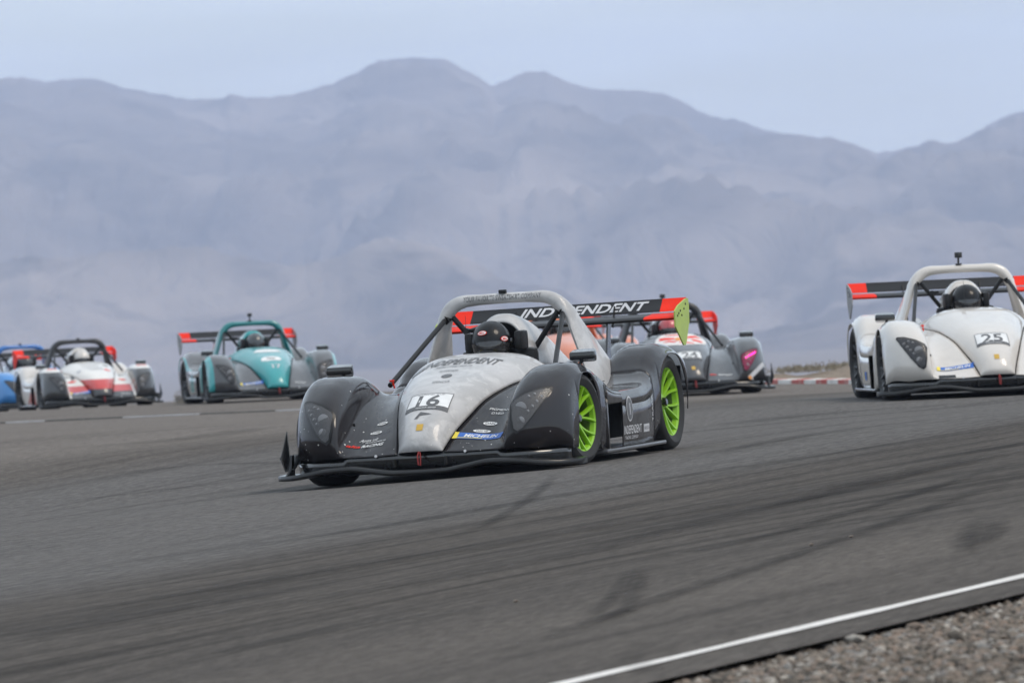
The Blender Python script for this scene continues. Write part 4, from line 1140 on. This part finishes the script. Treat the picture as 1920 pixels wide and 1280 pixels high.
white = paint('white_paint', (.60, .56, .52), rough=.32, dirt=.3, chips=0)
tealc = paint('teal_paint', (.004, .27, .285), rough=.34, dirt=.15)
teal_h = paint('dark_teal_paint', (.003, .17, .18), rough=.34, dirt=.1)
teal_f = paint('grey_teal_fender', (.055, .055, .06), [((.005, .33, .34), [(1, 0, 0, .835, 2), (0, 0, 1, .16, 2)])], rough=.4, dirt=.15)
teal_r = paint('grey_teal_rear', (.095, .095, .10), [((.005, .33, .34), [(1, 0, 0, .86, 2), (0, 0, 1, .45, 2)])], rough=.4, dirt=.15)
teal_p = paint('grey_teal_side', (.11, .11, .115), [((.01, .30, .31), [(0, 1, 0, .98, 1.38), (0, 0, 1, .16, .42)])], rough=.4, dirt=.2)
W_ = (.72, .69, .65); RDc = (.52, .03, .025); DK = (.022, .022, .024)
wr_cowl = paint('white_red_cowl', W_, [(RDc, [(0, 0, 1, .30, .455)]), (DK, [(0, 0, 1, 0, .30)])], dirt=.15)
wr_f = paint('white_red_fender', W_, [(RDc, [(1, 0, 0, 0, .50), (0, 0, 1, .25, .36)]), (DK, [(1, 0, 0, 0, .50), (0, 0, 1, 0, .255)]), (DK, [(1, 0, 0, .525, 2), (0, 0, 1, 0, .595), (0, 1, 0, -2, .0)])], dirt=.15)
wr_p = paint('white_red_side', W_, [(RDc, [(0, .6, 1, 0, .80), (0, 0, 1, 0, .30)])], dirt=.15)
blu = paint('light_blue_paint', (.035, .22, .56), rough=.34, dirt=.1)
blu_h = paint('blue_hoop_paint', (.01, .13, .42), rough=.34, dirt=.1)
blu_c = paint('pale_blue_cowl', (.46, .50, .56), rough=.34, dirt=.1)
dk24 = paint('charcoal_paint', (.034, .034, .038), rough=.36, dirt=.12)
dk24h = paint('black_hoop_paint', (.020, .020, .022), rough=.5, coat=.2, dirt=.1)
org = paint('orange_paint', (.62, .17, .06), rough=.36, dirt=.1)
blackp = paint('black_paint', (.018, .018, .02), rough=.4, dirt=.1)
M_DKRIM = plain('black_rim', (.03, .03, .032), .35, .5, .3)
M_GREYP = plain('grey_plate', (.26, .26, .27), .5)

def white_decals(part, poly, text, rect, ell):
    UX = (1, 0, 0); NS = (0, -.78, .62); VS = (0, .62, .78)
    text('team_name', 'RACING', .05, (.345, -.525, .235), UX, VS, NS, M_RED, .004, shear=.3, bold=.02, width=.15)
    poly('tape_patch', rect(.14, .05), (-.42, -.60, .165), UX, (0, .1, 1), (0, -1, .2), M_BLACK, .004, None, 8)
    # car's right side badge
    b = poly('side_badge', rect(.16, .07), (-.9, 1.05, .20), (0, -1, 0), (0, 0, 1), (-1, 0, 0), M_BLUE, .004, None, 6); poly('badge_end', rect(.03, .07), (-.9, 1.115, .20), (0, -1, 0), (0, 0, 1), (-1, 0, 0), M_YEL, .0055, b, 4)
def d24_decals(part, poly, text, rect, ell):
    UX = (1, 0, 0); NT = (0, -.35, .94); VT = (0, .94, .35); NS = (0, -.78, .62); VS = (0, .62, .78)
    o = poly('cowl_emblem', ell(.30, .33), (0, .24, .66), UX, VT, NT, plain('pale_vinyl', (.75, .72, .70), .5), .003, None, 16)
    for cx, cy, a, b, t0 in ((-.17, .05, .09, .07, .3), (-.13, -.12, .07, .05, .9), (.15, .08, .10, .06, -.4), (.17, -.10, .06, .07, .2), (-.02, .2, .12, .04, .0), (.03, -.22, .08, .04, .5)):
        poly('emblem_mark', [(cx + a*(1 + .35*math.sin(3*t + 9*t0))*math.cos(t + t0), cy + b*(1 + .3*math.cos(2*t + 5*t0))*math.sin(t)) for t in np.linspace(0, 2*math.pi, 14, endpoint=False)], (0, .24, .66), UX, VT, NT, M_RED, .005, o, 8)
    poly('emblem_disc', ell(.075, .10), (0, .21, .65), UX, VT, NT, plain('orange_vinyl', (.8, .30, .05), .5), .006, o, 8)
    text('team_name', 'alta', .036, (.24, -.53, .225), UX, VS, NS, M_RED, .004, shear=.3, bold=.02, width=.085); text('team_name', 'RACING', .040, (.39, -.525, .225), UX, VS, NS, M_WHITE, .004, shear=.3, bold=.02, width=.17)
    b = poly('fender_banner', rect(.30, .05), (.76, -.45, .25), (.75, .2, .62), (-.6, .1, .75), (.1, -1, .2), M_SILV, .004, None, 10); poly('banner_mark', rect(.04, .04), (.66, -.5, .165), (.75, .2, .62), (-.6, .1, .75), (.1, -1, .2), plain('orange_vinyl', (.8, .30, .05), .5), .006, b, 4)
def teal_decals(part, poly, text, rect, ell):
    UX = (1, 0, 0); NT = (0, -.35, .94); VT = (0, .94, .35); NC_ = (0, -.7, .7); VC = (0, .7, .7)
    poly('cowl_emblem', [(-.20, -.04), (-.1, -.08), (.1, -.08), (.2, -.03), (.16, .05), (.05, .09), (-.12, .07)], (.02, .28, .67), UX, VT, NT, M_WHITE, .003, None, 12)
    poly('cowl_emblem', [(-.14, -.07), (-.06, -.09), (.0, -.07), (.1, -.08), (.15, -.02), (.12, .06), (.03, .085), (-.08, .07), (-.13, .02)], (.0, -.17, .58), UX, VC, NC_, M_WHITE, .003, None, 12)
    text('cowl_number', '17', .14, (.03, -.42, .46), UX, VC, NC_, M_SILV, .004, bold=.03); poly('emblem_mark', rect(.12, .03, .2), (.0, -.17, .58), UX, VC, NC_, M_GREYV, .006, None, 6)
    text('team_name', 'RACING', .040, (.33, -.525, .225), UX, (0, .62, .78), (0, -.78, .62), M_WHITE, .004, shear=.3, bold=.02, width=.15)
    for k in range(3): text('side_stripe', 'II', .07, (-.9, 1.17, .20 + .085*k), (0, -1, 0), (0, 0, 1), (-1, 0, 0), tealc, .004, bold=.03, width=.2)
def wr_decals(part, poly, text, rect, ell):
    UX = (1, 0, 0); NT = (0, -.35, .94); VT = (0, .94, .35)
    for x, y, w in ((0, .40, .30), (-.02, .24, .26), (0, .08, .30), (.02, -.05, .22)): poly('cowl_sponsor', rect(w, .035, .3), (x, y, .66), UX, VT, NT, M_SILV, .004, None, 8)
    for k, (x, y, a, b, mt) in enumerate(((-.42, .12, .05, .03, M_GREYV), (.43, .10, .05, .03, M_GREYV), (-.40, -.18, .06, .035, M_RED), (.41, -.16, .06, .03, M_RED), (.22, .30, .06, .03, M_GREYV), (-.24, .05, .05, .05, M_SILV), (.2, -.02, .06, .04, M_RED))):
        poly('sponsor_patch', [(a*(1 + .3*math.sin(2*t + k))*math.cos(t), b*(1 + .3*math.cos(3*t + k))*math.sin(t)) for t in np.linspace(0, 2*math.pi, 12, endpoint=False)], (x, y, .6), UX, VT, NT, mt, .004, None, 5)
    for s in (1, -1): poly('fender_sponsor', rect(.16, .035, .3), (s*.71, -.20, .64), UX, VT, NT, M_RED, .004, None, 6)
    poly('cowl_mark', [(-.03, -.10), (.04, -.10), (.02, .10), (-.02, .10)], (-.36, .05, .5), UX, VT, (-.3, -.3, .9), M_GREYV, .004, None, 6)
    text('team_name', 'RACING', .040, (.37, -.565, .205), UX, (0, .62, .78), (0, -.78, .62), M_WHITE, .004, shear=.3, bold=.02, width=.15)

base = dict(rim=M_DKRIM, endplate=M_GREYP, wing=M_WING)
build_car('h', dict(base, label='graphite and grey race car number 16 with lime green wheels, leading in front', driver_label='driver in glossy black helmet and yellow gloves in the graphite number 16 car',
    fender=hero_dark, cowl=hero_grey, pod=hero_side, panel=hero_side, rfender=hero_dark, surround=hero_grey, hoop=hero_grey, fairing=hero_grey, rim=M_LIME, barrel=M_LIME_SHADED, endplate=M_LIMEP, stay=M_BLACK,
    sill=plain('grey_sill', (.09, .09, .095), .4, 0, .4), num='16', helmet=helm_black, glove=M_YGLOVE, roll=.024, lens=M_LENSC, mside=1, steer=R(-8), look=R(8), decals=[hero_decals], helmet_decals=[hero_helm], deck=hero_dark))
build_car('w', dict(base, label='white race car number 25 at the right edge, action camera on its hoop', driver_label='driver in dark helmet with mirrored visor in the white number 25 car',
    fender=white, cowl=white, pod=white, panel=white, rfender=white, surround=white, hoop=white, fairing=white, num='25', helmet=helm_black, gopro=-.02, decals=[white_decals], pan=M_LAMPPAN2, stay=M_BLACK, split=M_CARBON))
build_car('d', dict(base, label='charcoal race car number 24 with pink lit headlight behind the leading car', driver_label='driver in red and white helmet in the charcoal number 24 car',
    fender=dk24, cowl=dk24, pod=dk24, panel=dk24, rfender=dk24, surround=dk24, hoop=dk24h, fairing=dk24, num='24', helmet=paint('red_helmet', (.45, .04, .05), rough=.2), gopro=-.02, led=True, decals=[d24_decals], endplate=M_RED, pan=M_LAMPPAN2, michelin=False))
build_car('o', dict(base, label='orange race car mostly hidden behind the leading graphite car', driver_label='driver in black helmet in the mostly hidden orange car',
    fender=org, cowl=org, pod=org, panel=org, rfender=org, surround=org, hoop=org, fairing=org, helmet=blackp, michelin=False, endplate=org, pan=M_LAMPPAN2))
build_car('t', dict(base, label='teal and grey race car with teal roll hoop at left', driver_label='driver in dark grey helmet in the teal race car',
    fender=teal_f, cowl=tealc, pod=teal_r, panel=teal_p, rfender=teal_r, surround=tealc, hoop=teal_h, fairing=tealc, helmet=paint('grey_helmet', (.03, .035, .04), rough=.25), gopro=-.02, decals=[teal_decals], pan=M_LAMPPAN2, sill=M_GREYP))
build_car('r', dict(base, label='white, red and black race car with black roll hoop at far left', driver_label='driver in white helmet in the white, red and black car',
    fender=wr_f, cowl=wr_cowl, pod=white, panel=wr_p, rfender=white, surround=white, hoop=dk24h, fairing=white, helmet=white, decals=[wr_decals], pan=M_LAMPPAN2, endplate=M_RED, suit=plain('blue_suit', (.02, .05, .2), .8)))
build_car('b', dict(base, label='light blue race car cut off at the left edge behind the white and red car', driver_label='driver in dark helmet in the light blue race car',
    fender=blu, cowl=blu_c, pod=blu, panel=blu, rfender=blu, surround=blu_c, hoop=blu_h, fairing=blu_c, helmet=blackp, michelin=False, pan=M_LAMPPAN2))
